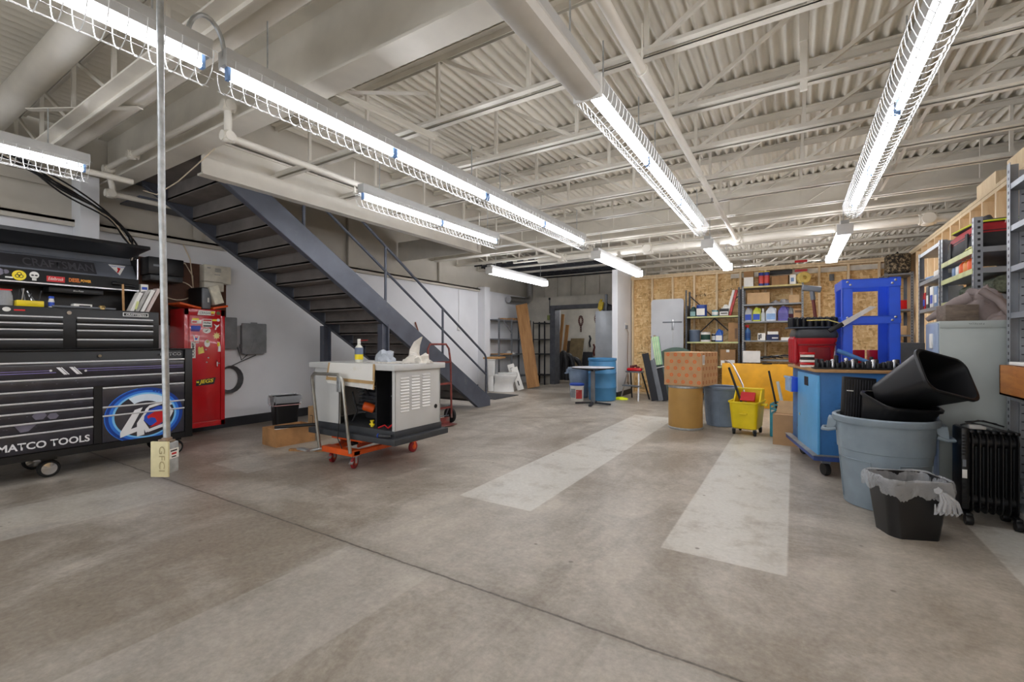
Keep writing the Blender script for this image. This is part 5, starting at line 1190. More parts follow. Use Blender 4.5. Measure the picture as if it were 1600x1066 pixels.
# shelf A middle
can('pail', 'slate grey pail at the left of the middle lime edged shelf', -1.9,1.28,.115,.27,mat('slate_pail',(92,106,126),.4),mat('grey_lid',(150,156,160),.4))
can('can', 'white and dark green paint can on the middle lime edged shelf', -1.67,1.28,.1,.22,PAPER,ALU,mat('forest_label',(24,66,52),.4))
can('can', 'small black paint can behind the white and green can', -1.5,1.28,.06,.18,BLACKP,ALU,PAPER,y=10.98)
jug('oil_jug', 'bright blue oil jug on the middle lime edged shelf', -1.39,1.28,.15,.28,mat('oil_blue',(30,90,180),.35),mat('oil_blue_cap',(40,100,190),.35),PAPER)
sbox('cardboard_box', 'tall brown cardboard box with bar print on the middle lime edged shelf', -1.2,-.99+.0,1.28,.41,CARDK,print_=[(.6,.15,.85,.7,mat('brown_print',(110,84,60),.6))],d=.32)
t = sbox('cardboard_box', 'taped cardboard box with white labels on the lower lime edged shelf', -1.36,-1.06,.75,.36,CARDK,print_=[(.05,.05,.3,.35,PAPER),(.5,.1,.95,.38,PAPER),(.4,.85,.6,1,PAPER)],d=.3)
# shelf B, top to bottom
sbox('cardboard_box', 'upright cardboard box with a white lower half on top of the right shelving', -.9,-.72,2.44,.33,CARDK,print_=[(0,0,1,.62,PAPER)],d=.22)
for k, (x, lb) in enumerate(((-.58,'left of the two red and yellow wipe canisters on the top shelf'),(-.475,'right of the two red and yellow wipe canisters on the top shelf'))):
    t = can('canister', lb, x, 2.44, .05, .31, mat('canister_blue',(34,60,140),.4), PRINTY, mat('canister_red',(214,70,60),.4), cat='canister')
sbox('cardboard_box', 'open brown box left of the split pair on the top shelf', -.4,-.26,2.44,.19,CARDK,d=.24,rz=8)
sbox('cardboard_box', 'brown box right of the split pair on the top shelf', -.24,-.08,2.44,.2,CARDK,d=.22,rz=-10)
sbox('carton', 'small white printed carton beside the yellow fibre pad on the top shelf', -.05,.06,2.44,.2,PAPER,print_=[(.2,.3,.7,.7,mat('pale_blue',(120,150,190),.5))],d=.2,rz=-12)
b = B(); b.lathe([(.04,-.06),(.1,-.06),(.12,-.04),(.12,.04),(.1,.06),(.04,.06),(.035,0)],24); single('yellow_spool', b, mat('pale_yellow_fibre',(222,196,110),.6), 'pale yellow spool standing on edge at the right of the top shelf', 'spool', None, (.17,10.85,2.565), (R(90),0,R(20)))
sbox('cardboard_box', 'wide cardboard box on the second shelf of the right unit', -.84,-.42,2.07,.24,CARD2,d=.3)
for k, (x, s, lb) in enumerate(((-.32,3,'flat grey bundle beside the wide box on the second shelf'),(-.16,5,'lumpy pale bundle right of the flat grey bundle'))):
    b = crumple(B(), (0,0,0), .09,.1,.06+.03*k, s); single('bundle', b, mat('grey_wrap',(170,168,172),.5,0,.2,12), lb, 'bundle', None, (x,10.95,2.073))
sbox('cardboard_box', 'small cardboard box at the right of the second shelf', -.08,.1,2.07,.16,CARD2,d=.2)
jug('jug', 'clear jug with dark blue label, leftmost on the jug shelf', -.82,1.71,.14,.3,clear('clear_jug',(210,214,216),.2,.75),PRINTB,PRINTB)
jug('jug', 'yellow-green liquid jug on the jug shelf', -.665,1.71,.15,.31,mat('lime_liquid',(206,214,70),.35),GLS,PRINTB)
bottle('spray_bottle','white trigger spray bottle between the jugs','bottle',-.545,10.9,1.711,.042,.27,GLS,WHITE,None,None,.06,.4)
jug('jug', 'milky white jug with a pale blue label on the jug shelf', -.40,1.71,.19,.31,mat('milky_jug',(222,228,236),.4),WHITE,mat('pale_blue_label',(140,176,222),.5))
jug('jug', 'largest purple liquid jug on the jug shelf', -.18,1.71,.19,.32,mat('purple_liquid',(112,104,180),.3),WHITE,mat('violet_label',(96,92,164),.5))
jug('jug', 'dark red labelled jug half hidden behind the purple jug', -.06,1.71,.13,.29,GLS,WHITE,mat('maroon_label',(110,30,60),.5),y=11.02)
sbox('cardboard_box', 'square cardboard box with a dark stamp at the right end of the jug shelf', .0,.15,1.71,.24,CARD,print_=[(.15,.65,.9,.85,mat('brown_print',(110,84,60),.6))],d=.24)
t = bottle('spray_bottle','blue spray bottle with a red trigger on the fourth shelf','bottle',-.83,10.87,1.311,.055,.33,mat('blue_liquid_bottle',(60,110,170),.3),PRINTR,1,mat('blue_wrap',(40,80,140),.4),.06,.35)
b = B(); b.box(-.05,-.012,.29,.03,.012,.33,.004); obj('trigger', b, PRINTR, t)
sbox('carton', 'small white carton with black print on the fourth shelf', -.64,-.5,1.31,.15,PAPER,print_=[(.1,.1,.3,.8,PRINTK),(.35,.3,.5,.9,PRINTK)],d=.2)
sbox('carton', 'navy carton with white print on the fourth shelf', -.48,-.26,1.31,.12,mat('navy_carton',(34,44,84),.5),print_=[(.45,.3,.95,.5,PAPER)],d=.24)
sbox('carton', 'white flat carton lying on the navy carton', -.46,-.27,1.432,.06,PAPER,d=.2)
sbox('cardboard_box', 'brown box standing behind the navy carton', -.44,-.24,1.31,.25,CARDK,y0=11.06,d=.1)
for k, (x0, x1, hh, m, lb) in enumerate(((-.22,-.06,.06,PAPER,'flat white pack right of the navy carton'),(-.04,.08,.06,mat('pale_blue',(120,150,190),.5),'flat blue and white pack near the right end of the fourth shelf'),(.06,.155,.11,CARD2,'small tan box at the right end of the fourth shelf'))):
    sbox('pack', lb, x0, x1, 1.31, hh, m, 'pack', d=.16, y0=10.82+.17*(k == 2))
random.seed(21)
for k in range(7):
    b = B(); x = -.75+.12*k; b.tube([(x-.16,10.85+random.uniform(0,.2),.925+.01*k),(x,10.9+random.uniform(-.05,.1),.95+.012*k),(x+.2,10.86+random.uniform(0,.2),.925+.008*k)],.014,6)
    single('metal_rod', b, [dk,GALV,dk,BLACKP,GALV,dk,ALU][k], 'assorted dark and silver rods heaped on the fifth shelf of the right unit', 'rod', 'rods heaped on the fifth shelf')
sbox('white_board', 'white card standing on the lower shelf of the right unit', -.9,-.58,.85,.24,PAPER,'card',y0=10.6,d=.01)
b = B(); b.box(-.3,10.8,.456,.1,11.1,.7,.004); single('cardboard_box', b, CARDK, 'low cardboard box on the bottom shelf of the right unit', 'box')
t = thing('painted_board', 'large yellow painted panel standing in front of the right shelving', 'panel', (-.39,9.95,.005), rot=(R(-2.5),0,0))
b = B(); b.box(-.83,-.02,0,.83,.02,.85,.004); obj('board', b, PANY, t); b = B(); b.box(.70,-.0235,.0,.83,-.0195,.77); obj('bare_edge', b, mat('rust_brown',(120,66,30),.6,0,.2), t); b = B(); b.box(-.12,-.03,.845,.04,.03,.87,.004); obj('top_strap', b, BLACKP, t)
sh = thing('sledgehammer', 'sledgehammer with a red-brown handle leaning behind the red chest', 'hammer', (.3,6.75,.9), rot=(0,R(-6),0))
b = B(); b.tube([(0,0,0),(.0,0,1.06)],.02,10); obj('handle', b, mat('red_brown_handle',(112,50,42),.5), sh); b = B(); b.cbox((0,0,1.04),(.2,.07,.07),(0,.3,0),.012); b.cyl((0,0,.9),(0,0,1.02),.028,10); obj('head', b, GREYST, sh)
# ------------------------------------------------------------ boxes and bins before the shelving
t = thing('fibre_drum', 'tan fibre drum with steel rims carrying the printed box', 'drum', (-1.37,7.12,0))
b = B(); b.lathe([(.235,0),(.24,.01),(.24,.615)],44); obj('drum_body', b, mat('tan_fibreboard',(190,148,82),.55,0,.06,3), t)
b = B(); b.lathe([(.241,0),(.247,.005),(.247,.025),(.241,.03)],44); obj('rim', b, GALV, t); b = B(); b.lathe([(.241,.60),(.247,.605),(.247,.63),(.2,.632)],44); obj('rim', b, GALV, t)
t = thing('printed_box', 'large cardboard box printed with orange rings on top of the fibre drum', 'box', (-1.32,7.28,.634), rz=-12)
W_, D_, H_ = .56, .62, .49
b = B(); b.box(-W_/2,-D_/2,0,W_/2,D_/2,H_,.004); obj('carton', b, mat('tan_carton',(198,156,112),.75,0,.05), t, 0)
ORP = mat('orange_print', (226,120,62), .7, 0, .05)
bF, bR = B(), B()
for r_ in range(5):
    for c_ in range(5):
        for bb, M, wid in ((bF, FY(-W_/2,-D_/2,0), W_), (bR, FX(W_/2,-D_/2,0), D_)):
            cx, cy = .06+.115*c_+(.055 if r_ % 2 else 0), .055+.1*r_
            if cx < wid-.03: bb.ring(M, cx, cy, .011, .027, .001, 12); bb.ring(M, cx, cy, 0, .006, .0012, 8)
obj('ring_print', bF, ORP, t, 0); obj('ring_print', bR, mat('shaded_orange_print',(176,110,66),.7), t, 0)  # same rings on the side face, its shade put into a darker orange
b = B(); b.rect(FX(W_/2,-D_/2,0), .03,.31,.11,.45,.0015); obj('label', b, PAPER, t, 0); b = B(); b.rect(FX(W_/2,-D_/2,0), .05,.33,.056,.44,.0022); b.rect(FX(W_/2,-D_/2,0), .07,.33,.078,.44,.0022); b.rect(FX(W_/2,-D_/2,0), .09,.33,.094,.44,.0022); obj('bar_print', b, GREYST, t, 0)
brute('trash_can', 'dirty slate blue trash can beside the tan fibre drum', -.95,7.62,.2,.245,.6,BRUTED,-15)
t = thing('mop_bucket', 'yellow wheeled mop bucket with a wringer and mop in it', 'mop bucket', (-.55,7.12,0), rz=-8)
b = B(); b.loft([[V((q.x,q.y,z)) for q in rrect(w_,d_,.05,6)] for w_, d_, z in ((.29,.38,.085),(.31,.42,.1),(.36,.50,.44),(.385,.53,.445),(.385,.53,.465),(.35,.49,.462),(.3,.4,.12))]); obj('tub', b, YEL, t)
b = B(); b.box(-.05,-.262,.29,.05,-.225,.31,.006); b.box(-.2,-.05,.40,-.175,.05,.43,.006); b.box(.175,-.05,.40,.25,.05,.43,.006); obj('grip', b, YEL, t)
b = B(); b.loft([[V((.17*s,y,z)) for y, z in ((-.05,.44),(.22,.44),(.24,.6),(.1,.62))] for s in (-1,-.9)]); b.loft([[V((.17*s,y,z)) for y, z in ((-.05,.44),(.22,.44),(.24,.6),(.1,.62))] for s in (.9,1)]); b.box(-.17,.2,.42,.17,.23,.62,.004); b.box(-.17,.08,.60,.17,.1,.625,.004); obj('wringer', b, YEL, t)
b = B(); b.loft([[V((x,-.02,.46)),V((x,.06,.57)),V((x,.1,.55)),V((x,.04,.44))] for x in (-.09,.09)]); obj('wringer_press', b, PRINTR, t)
for x in (-.13,.13):
    for y in (-.17,.17):
        b = B(); b.lathe([(.01,-.016),(.035,-.016),(.04,0),(.035,.016),(.01,.016)],18,M=Matrix.Translation((x,y,.04)) @ Euler((0,R(90),R(20))).to_matrix().to_4x4()); w0 = obj('caster_wheel', b, RUBBER, t)
        b = B(); b.cyl((x,y,.05),(x,y,.1),.016,10); b.box(x-.022,y-.015,.04,x-.018,y+.015,.08); b.box(x+.018,y-.015,.04,x+.022,y+.015,.08); obj('caster_fork', b, GREYST, t)
b = B(); b.tube([(-.57,7.17,.42),(-.62,7.29,.655),(-.77,7.65,.9),(-.82,7.7,.96),(-.9,7.72,.985)],.013,10); single('mop', b, ALU, 'bent silver tube standing in the mop bucket', 'mop handle')
b = B(); b.cyl((-.62,7.12,.42),(-.8,7.30,.9),.016,10); single('mop', b, BLACKP, 'black mop handle leaning out of the mop bucket', 'mop handle')
t = thing('teal_crate', 'teal plastic crate standing between mop bucket and cardboard box', 'crate', (-.12,7.2,0), rz=-8)
TE = mat('teal_plastic',(36,150,172),.4); b = B(); wd, dp, hh = .26,.34,.44
for z in (0,.04,.08,.3,.36,.42): b.box(-wd/2,-dp/2,z,wd/2,-dp/2+.012,z+.02); b.box(-wd/2,dp/2-.012,z,wd/2,dp/2,z+.02); b.box(-wd/2,-dp/2,z,-wd/2+.012,dp/2,z+.02); b.box(wd/2-.012,-dp/2,z,wd/2,dp/2,z+.02)
b.box(-wd/2,-dp/2,0,wd/2,dp/2,.012); b.box(-wd/2+.002,-dp/2+.002,0,-wd/2+.01,dp/2-.002,.3); b.box(-wd/2+.002,-dp/2+.002,0,wd/2-.002,-dp/2+.01,.3)
for x in (-wd/2,wd/2-.014):
    for y in (-dp/2,dp/2-.014): b.box(x,y,0,x+.014,y+.014,.44)
obj('crate', b, TE, t, 0)
b = B(); b.cyl((-.13,7.14,.03),(-.30,7.45,.86),.013,8); single('stick', b, BLACKP, 'thin black stick leaning out of the teal crate', 'stick')
b = B(); b.cyl((-.06,7.2,.03),(-.19,7.36,.72),.02,12); single('white_tube', b, GLS, 'white plastic tube leaning out of the teal crate', 'tube')
t = carton('cardboard_box', 'plain open cardboard box standing against the blue workbench', .0,6.72,-6,.4,.42,.375,mat('plain_cardboard',(176,138,98),.75,0,.05))
b = B(); b.loft([[V((-.19,-.02,.37)),V((.2,-.02,.37)),V((.2,-.015,.37)),V((-.19,-.015,.37))],[V((-.17,.07,.52)),V((.2,.07,.52)),V((.2,.075,.52)),V((-.17,.075,.52))]]); obj('flap', b, CARD2, t, 0); b = B(); b.box(-.2,-.2,.36,.2,-.02,.366); obj('flap', b, MC['plain_cardboard'], t, 0)
# ============================================================ blue workbench cart (its own axes, turned)
cx_, cy_ = .20, 5.2
bc = thing('workbench', 'light and grimy blue rolling workbench with a wooden top', 'workbench', (cx_,cy_,0), rz=12)
b = B(); b.box(-.03,-.03,.985,.95,1.1,1.015,.003); obj('wooden_top', b, MDF, bc)
b = B(); b.box(.012,.0,.2,.9,1.05,.985,.003); obj('cabinet_body', b, CARTB, bc)
b = B(); b.box(-.012,-.012,.2,.012,.72,.955,.004); dd = obj('side_door', b, CARTL, bc)
b = B(); b.prism([(.28,.83),(.42,.83),(.42,.92),(.28,.92)], frame((-.012,.72,0),(0,-1,0),(0,0,1)), .003); obj('recess_handle', b, BLACKP, dd)
b = B(); b.disc(frame((-.012,.72,0),(0,-1,0),(0,0,1)), .1,.5,.014,.006,14); obj('lock', b, CHROME, dd)
b = B(); b.box(-.07,.76,.72,.012,1.0,.88,.004); dr = obj('drawer', b, PRESSB, bc); b = B(); b.box(-.09,.75,.86,-.06,1.01,.885,.003); b.box(-.075,.75,.72,-.065,1.01,.87); obj('drawer_front', b, mat('pale_blue_paint',(150,180,216),.4), dr)
b = B(); b.box(-.05,-.05,.155,.95,1.1,.2,.004); obj('base_shelf', b, mat('navy_blue_paint',(40,70,140),.5,0,.2), bc); b = B(); b.prism([(-.06,-.06),(.95,-.06),(.95,.0),(.0,.0),(.0,1.1),(-.06,1.1)], FZ(0,0,.2), .006); obj('base_lip', b, mat('dirty_steel',(150,146,140),.5,.4,.2), bc)
for x, y in ((.07,.05),(.8,.1),(.1,.95),(.8,.95)):
    b = B(); b.lathe([(.01,-.022),(.055,-.022),(.06,-.012),(.06,.012),(.055,.022),(.01,.022)],20,M=Matrix.Translation((x,y,.061)) @ Euler((0,R(90),R(15))).to_matrix().to_4x4()); obj('caster_wheel', b, RUBBER, bc); b = B(); b.box(x-.035,y-.035,.12,x+.035,y+.035,.155); b.box(x+.026,y-.02,.05,x+.032,y+.02,.13); obj('caster_fork', b, GREYST, bc)
MW = Matrix.Translation((cx_,cy_,0)) @ Matrix.Rotation(R(12),4,'Z')
def on(x, y, z=1.016): p = MW @ V((x,y,z)); return (p.x,p.y,p.z)
# socket tray and sockets
t = thing('socket_tray', 'long black socket tray along the front edge of the workbench', 'tray', on(.34,.05), rz=12)
b = B(); b.box(-.37,-.06,0,.37,.07,.014,.003); obj('tray', b, BLACKP, t); b = B()
for k in range(2): b.box(-.36,-.035+.06*k,.014,.36,-.031+.06*k,.022)
obj('rail', b, BLACKP, t)
random.seed(14); k = 0
for row in range(2):
    for c in range(18):
        r_ = .0155+.003*((c*7+row) % 3)/2; hh = .045+.012*((c*5+row*3) % 4)+.035*(row == 1 and c in (1,4,6,11))
        b = B(); b.lathe([(r_*.95,0),(r_,.004),(r_,hh-.008),(r_*.8,hh-.002),(r_*.55,hh),(r_*.5,hh-.012)],14)
        x, y, z = on(.34-.34+.0395*c+.006*row, .05-.035+.06*row, 1.031)
        single('socket', b, [BLACKP,BLACKP,dk,CHROME][(c+row) % 4], 'small black and chrome sockets standing in rows on the socket tray', 'socket', 'sockets on the socket tray', (x,y,z))
# red chest behind with tray on it
rc = thing('red_chest', 'red plastic tool chest with a black lid standing on the blue workbench', 'tool box', on(.135,.74), rz=10)
b = B(); b.loft([[V((q.x,q.y,z)) for q in rrect(w_,d_,.04,5)] for w_, d_, z in ((.30,.30,0),(.35,.36,.25),(.37,.38,.27),(.37,.38,.3))]); obj('chest_body', b, mat('tool_red',(182,28,40),.4), rc)
b = B(); b.loft([[V((q.x,q.y,z)) for q in rrect(w_,d_,.05,5)] for w_, d_, z in ((.38,.39,.3),(.39,.40,.31),(.39,.40,.34),(.36,.36,.39),(.32,.32,.4))]); obj('lid', b, mat('charcoal_lid',(56,58,62),.4), rc)
b = B(); b.box(-.08,-.185,.05,.12,-.15,.2,.008); b.box(-.17,-.188,.22,.17,-.17,.235,.003); obj('recess', b, mat('recess_shade_red',(120,16,26),.5), rc)  # darker red blocks: shade of the recessed front put into the colour
for k in range(3): b = B(); b.lathe([(.01,-.02),(.03,.0),(.035,.25),(.01,.28)],14,(-.185,-.12+.1*k,.04)); obj('rib', b, mat('tool_red',(182,28,40),.4), rc)
for k in range(6):
    b = B(); b.cbox((0,0,.012),(.12,.09,.022),(0,0,.06*((k*3) % 4)),.003); x, y, z = on(-.015,.33,1.016+.026*k); single('magazine', b, [PAPER,RED,PAPER,BLACKP,PAPER,RED][k], 'stacked red and white packs at the corner of the workbench, '+['lowest','second from the bottom','third from the bottom','fourth from the bottom','second from the top','topmost'][k], 'pack', 'red and white packs on the workbench corner', (x,y,z))
st_ = thing('socket_rack', 'black tray of deep sockets on top of the red tool chest', 'tray', on(.125,.68,1.417), rz=8)
b = B(); b.box(-.25,-.13,0,.22,.12,.018,.004); obj('tray', b, mat('slate_tray',(58,66,80),.4), st_)
for c in range(8):
    for r_ in range(2): b = B(); b.lathe([(.022,0),(.024,.006),(.024,.09+.01*((c*3+r_) % 3)),(.014,.1+.01*((c*3+r_) % 3))],14,(-.21+.056*c,-.07+.1*r_,.019)); obj('deep_socket', b, BLACKP if (c+r_) % 3 else dk, st_)
t = thing('hand_saw', 'pale saw blade with a black grip sticking up from the socket tray', 'saw', on(.3,.4,1.44), rot=(0,R(-32),R(8)))
b = B(); b.prism([(0,-.02),(.34,-.0),(.30,.035),(0,.03)], FY(0,0,0), .004); obj('blade', b, mat('bright_steel',(226,226,228),.3,.5), t); b = B(); b.box(-.12,-.018,-.015,.02,.012,.03,.008); obj('grip', b, BLACKP, t)
b = B(); b.tube([on(.02,.5,1.5),on(.2,.45,1.5),on(.42,.42,1.42)],.006,6); single('strap', b, mat('yellow_strap',(206,190,110),.5), 'thin pale strap drooping over the tray on the red chest', 'strap')
b = B(); b.tube([on(.22,.25,1.19),on(.5,.18,1.06)],[.022,.018],10); single('hand_tool', b, mat('blue_grip',(70,120,180),.4), 'blue tool grip slanting behind the sockets', 'tool')
# blue press frame
pf = thing('press_frame', 'tall royal blue bolted steel frame standing on the workbench', 'frame', on(.575,.62), rz=4)
PW, PD = .46, .46
for x in (-PW/2, PW/2):
    for y in (-PD/2, PD/2):
        sx = 1 if x < 0 else -1; sy = 1 if y < 0 else -1
        b = B(); b.box(min(x,x+sx*.085),min(y,y+sy*.008),0,max(x,x+sx*.085),max(y,y+sy*.008),.89); b.box(min(x,x+sx*.008),min(y,y+sy*.085),0,max(x,x+sx*.008),max(y,y+sy*.085),.89); obj('post', b, PRESSB, pf, 0)
for z, hh in ((.80,.085),(.44,.075)):
    b = B(); b.box(-PW/2,-PD/2-.008,z,PW/2,-PD/2,z+hh); b.box(-PW/2,-PD/2-.008,z+hh-.008,PW/2,-PD/2+.05,z+hh); obj('crossbar', b, PRESSB, pf, 0)
    b = B(); b.box(-PW/2,PD/2,z,PW/2,PD/2+.008,z+hh); obj('crossbar', b, PRESSB, pf, 0)
    for s in (-1,1): b = B(); b.box(s*PW/2-.004,-PD/2,z,s*PW/2+.004,PD/2,z+hh); obj('side_bar', b, PRESSB, pf, 0)
for x in (-.19,-.165,.165,.19):
    for z in (.47,.83):
        b = B(); b.lathe([(.011,0),(.011,.006),(.006,.009)],10,M=Matrix.Translation((x,-PD/2-.008,z+(.03 if abs(x) > .18 else 0))) @ Euler((R(90),0,0)).to_matrix().to_4x4()); obj('bolt', b, ALU, pf)
t = bottle('glue_bottle','white bottle with an orange base inside the blue frame','bottle',*on(.43,.98)[:2],1.016,.04,.22,PAPER,WHITE,1,mat('orange_wrap',(226,110,40),.5),.05,.5)
for k, (x, y, lb) in enumerate(((.62,1.0,'red tool case behind the blue frame'),(.78,1.0,'red tool case at the right behind the blue frame'))):
    b = B(); b.box(-.06,-.04,0,.06,.04,.17,.004); single('red_case', b, RED, lb, 'case', None, on(x,y), (0,0,R(12)))
b = B(); b.box(-.15,-.1,0,.15,.1,.25,.01); single('grey_case', b, GREYST, 'dark grey case standing behind the right leg of the blue frame', 'case', None, on(.98,.86), (0,0,R(12)))
random.seed(31)
for k, lb in enumerate(('heap of dark wires nearest the sockets on the workbench','heap of reddish wires in the middle of the workbench front','heap of black cable at the right of the workbench front')):
    b = B(); c = V(on(.74+.07*k,.12+.03*k,1.03)); pts = [c+V((random.uniform(-.06,.06),random.uniform(-.06,.06),random.uniform(-.01,.05))) for q in range(12)]
    b.tube(pts,.005,6); single('wire_heap', b, [dk,mat('reddish_wire',(110,60,54),.5),CAB][k], lb, 'wire')
b = B(); b.box(-.09,-.04,0,.09,.05,.045,.01); single('charger', b, BLACKP, 'flat black charger at the right end of the workbench front', 'charger', None, on(.84,.06), (0,0,R(20)))
for k, (x, m, lb) in enumerate(((.70,PAPER,'small white cap on the workbench edge right of the sockets'),(.62,mat('tan_block',(206,176,100),.5),'small tan wooden block behind the sockets'))):
    b = B(); b.box(-.03,-.02,0,.03,.02,.04,.004); single('block', b, m, lb, 'block', None, on(x,.2 if k else .14), (0,0,.4))
# ------------------------------------------------------------ foreground bins
brute('trash_can', 'large light grey-blue trash can stuffed with black bins in the right foreground', .60,4.56,.255,.315,.70,BRUTE,-6)
def put(o, org, xd, zd):
    z = V(zd).normalized(); x = V(xd); x = (x-z*x.dot(z)).normalized(); y = z.cross(x)
    M = Matrix((x,y,z)).transposed().to_4x4(); M.translation = V(org); o.matrix_world = M
def bigbin(label):
    t = thing('wastebasket', label, 'bin', (0,0,0)); obj('basket', bin_mesh(.28,.21,.43,.32,.45,.075,.011), mat('satin_black_plastic',(24,24,26),.36,0,.08), t); return t
t = bigbin('tilted black wastebasket lying on top of the others in the large trash can')
put(t, (.64,4.64,.83), (.62,.78,-.35), (.60,-.55,.44)); b_t = t
t = bigbin('second black wastebasket half sunk in the large trash can below the tilted one')
put(t, (.60,4.62,.40), (.8,.6,-.25), (.14,-.14,.6))
t = thing('ribbed_basket', 'black ribbed plastic basket standing in the large trash can', 'basket', (.44,4.69,.42), rot=(R(-4),R(4),R(20)))
b = B(); b.box(-.12,-.02,0,.12,.02,.56,.006); obj('panel', b, BLACKP, t)
b = B(); [b.box(-.105+.02*k,-.027,.02,-.098+.02*k,-.019,.54) for k in range(11)]; obj('rib', b, mat('soft_black',(52,52,56),.5), t, 0); b = B(); b.box(-.10,-.0285,.44,-.05,-.026,.448); obj('mark', b, PAPER, t)
t = thing('wastebasket', 'black wastebasket with a knotted clear bag in the right foreground', 'bin', (.64,3.97,0), rz=22)
def dring(w_, d_, z, o=0):
    pts = []
    for q in rrect(w_+2*o, d_+2*o, .045, 9): 
        if q.y < 0: q.y = q.y*(1-.0)-.05*(1-(2*q.x/w_)**2)*(1 if abs(2*q.x/w_) < 1 else 0)
        q.z = z; pts.append(q)
    return pts
b = B(); b.loft([dring(.29,.2,0),dring(.29,.2,.004),dring(.37,.26,.36),dring(.38,.27,.362),dring(.38,.27,.38),dring(.36,.25,.38),dring(.28,.19,.012)]); obj('basket', b, mat('satin_black_plastic',(24,24,26),.36,0,.08), t)
def dres(o, z):
    src = dring(.38,.27,0,o); n = len(src); L = [(src[(j+1) % n]-src[j]).length for j in range(n)]; T = sum(L); out = []; N = 150; j = 0; acc = 0
    for k in range(N):
        s_ = T*k/N
        while acc+L[j] < s_: acc += L[j]; j += 1
        p = src[j].lerp(src[(j+1) % n], (s_-acc)/max(L[j],1e-6)); p.z = z; out.append(p)
    return out
b = film(dres, [(-.05,.16,.012),(-.025,.3,.009),(-.012,.37,.004),(.0,.388,.002),(.008,.386,.002),(.014,.37,.004),(.017,.35,.006),(.018,.33,.008),(.017,.31,.009),(.015,.29,.010),(.012,.275,.011)], 5, .35)
obj('liner_bag', b, BAG, t, 60)
b = crumple(B(), (.07,-.178,.335), .025,.02,.022, 2, 2, .4, False); obj('bag_knot', b, BAG, t)
b = B()
for k in range(5):
    c = V((.07+.008*k,-.188,.33)); b.tube([c,c+V((.012*k,-.02,-.05)),c+V((-.02+.022*k,-.02,-.11)),c+V((-.03+.022*k,-.012,-.135)),c+V((-.03+.01*k,-.01,-.07))],[.004,.011,.012,.009,.004],6)
obj('bag_tail', b, BAG, t)
# oil heater
ht_ = thing('oil_heater', 'black oil filled radiator on casters between the big trash can and the shelving', 'heater', (1.15,4.47,0), rz=3)
for k in range(7):
    b = B(); x = -.09+.038*k
    b.loft([[V((xx,q.x,q.y+.36)) for q in rrect(.15,.58,.06,5)] for xx in (x-.0035,x+.0035)]); b.loft([[V((xx,q.x,q.y+.36)) for q in rrect(.05,.52,.02,4)] for xx in (x-.011,x+.011)]); 
    b.cbox((x,0,.645),(.028,.13,.022),(0,0,0),.008); obj('fin', b, BLACKP, ht_)
for zz in (.57,.16): b = B(); b.cyl((-.11,0,zz),(.155,0,zz),.042,18); obj('oil_pipe', b, BLACKP, ht_)
b = B(); b.box(-.155,-.09,.1,-.11,.09,.67,.012); cb = obj('control_box', b, BLACKP, ht_)
b = B(); [b.box(-.15,-.092,.14+.022*k,-.13,-.0895,.152+.022*k) for k in range(7)]; [b.box(-.15,-.092,.48+.022*k,-.13,-.0895,.492+.022*k) for k in range(7)]; obj('grille', b, RUBBER, cb, 0)
b = B(); b.box(-.15,-.0925,.32,-.125,-.0895,.38); obj('label', b, PAPER, cb); b = B(); b.box(-.148,-.0925,.40,-.13,-.0895,.45); obj('label', b, GREYST, cb)
for x in (-.12,.13):
    for y in (-.1,.1): b = B(); b.lathe([(.01,-.02),(.032,-.02),(.036,0),(.032,.02),(.01,.02)],16,M=Matrix.Translation((x,y,.036)) @ Euler((0,R(90),0)).to_matrix().to_4x4()); obj('caster_wheel', b, BLACKP, ht_)
    b = B(); b.box(x-.02,-.12,.06,x+.02,.12,.085,.006); obj('axle_bar', b, BLACKP, ht_)
b = B(); b.tube([(-.14,-.02,.68),(-.05,-.03,.72),(.05,.0,.70),(.1,.03,.68),(.0,.05,.71),(-.1,.02,.7),(-.02,-.05,.69),(.08,-.06,.66)],.006,6); obj('power_cord', b, CAB, ht_)
b = B(); b.cbox((-.06,-.03,.675),(.09,.05,.03),(0,0,.1),.004); single('paper_tag', b, mat('grey_paper',(176,174,170),.6), 'folded pale paper tag lying on top of the black radiator', 'tag', None, (1.155,4.48,0))
# grey cabinet
gc = thing('metal_cabinet', 'tall pale grey-green metal cabinet behind the black radiator', 'cabinet', (1.37,4.95,0))
GCM = mat('grey_green_paint', (166,172,168), .45, .1, .05, 2.5)
wbox('body', GCM, gc, (.965,4.76,0,1.78,5.15,1.434), bev=.006)
wbox('side_seam', GCM, gc, (.965,4.754,1.38,1.78,4.76,1.434), bev=.002); wbox('door', mat('blue_grey_paint',(150,166,190),.4,.1,.05), gc, (.955,4.77,.04,.966,5.14,1.42), bev=.003)
b = B(); b.box(.945,4.9,1.22,.957,4.98,1.34,.004); wobj('latch', b, PAPER, gc); b = B(); b.disc(FY(0,4.754,0), 1.42,1.17,.006,.002,10); wobj('screw', b, dk, gc)
b = B(); b.box(0,0,0,.2,.16,.125,.006); t = single('timber_block', b, wood_mat('weathered_timber',(92,80,70),(128,112,98),(3,10,10),4), 'weathered timber block lying on the grey-green cabinet', 'timber', None, (1.005,4.79,1.436), (0,0,R(8)))
t = thing('jacket', 'brown-grey jacket draped in a heap over the timber block on the cabinet', 'jacket', (1.22,5.0,1.436))
CLO = mat('taupe_cloth', (138,124,120), .8, 0, .12, 6, bump=.2, bscale=40)
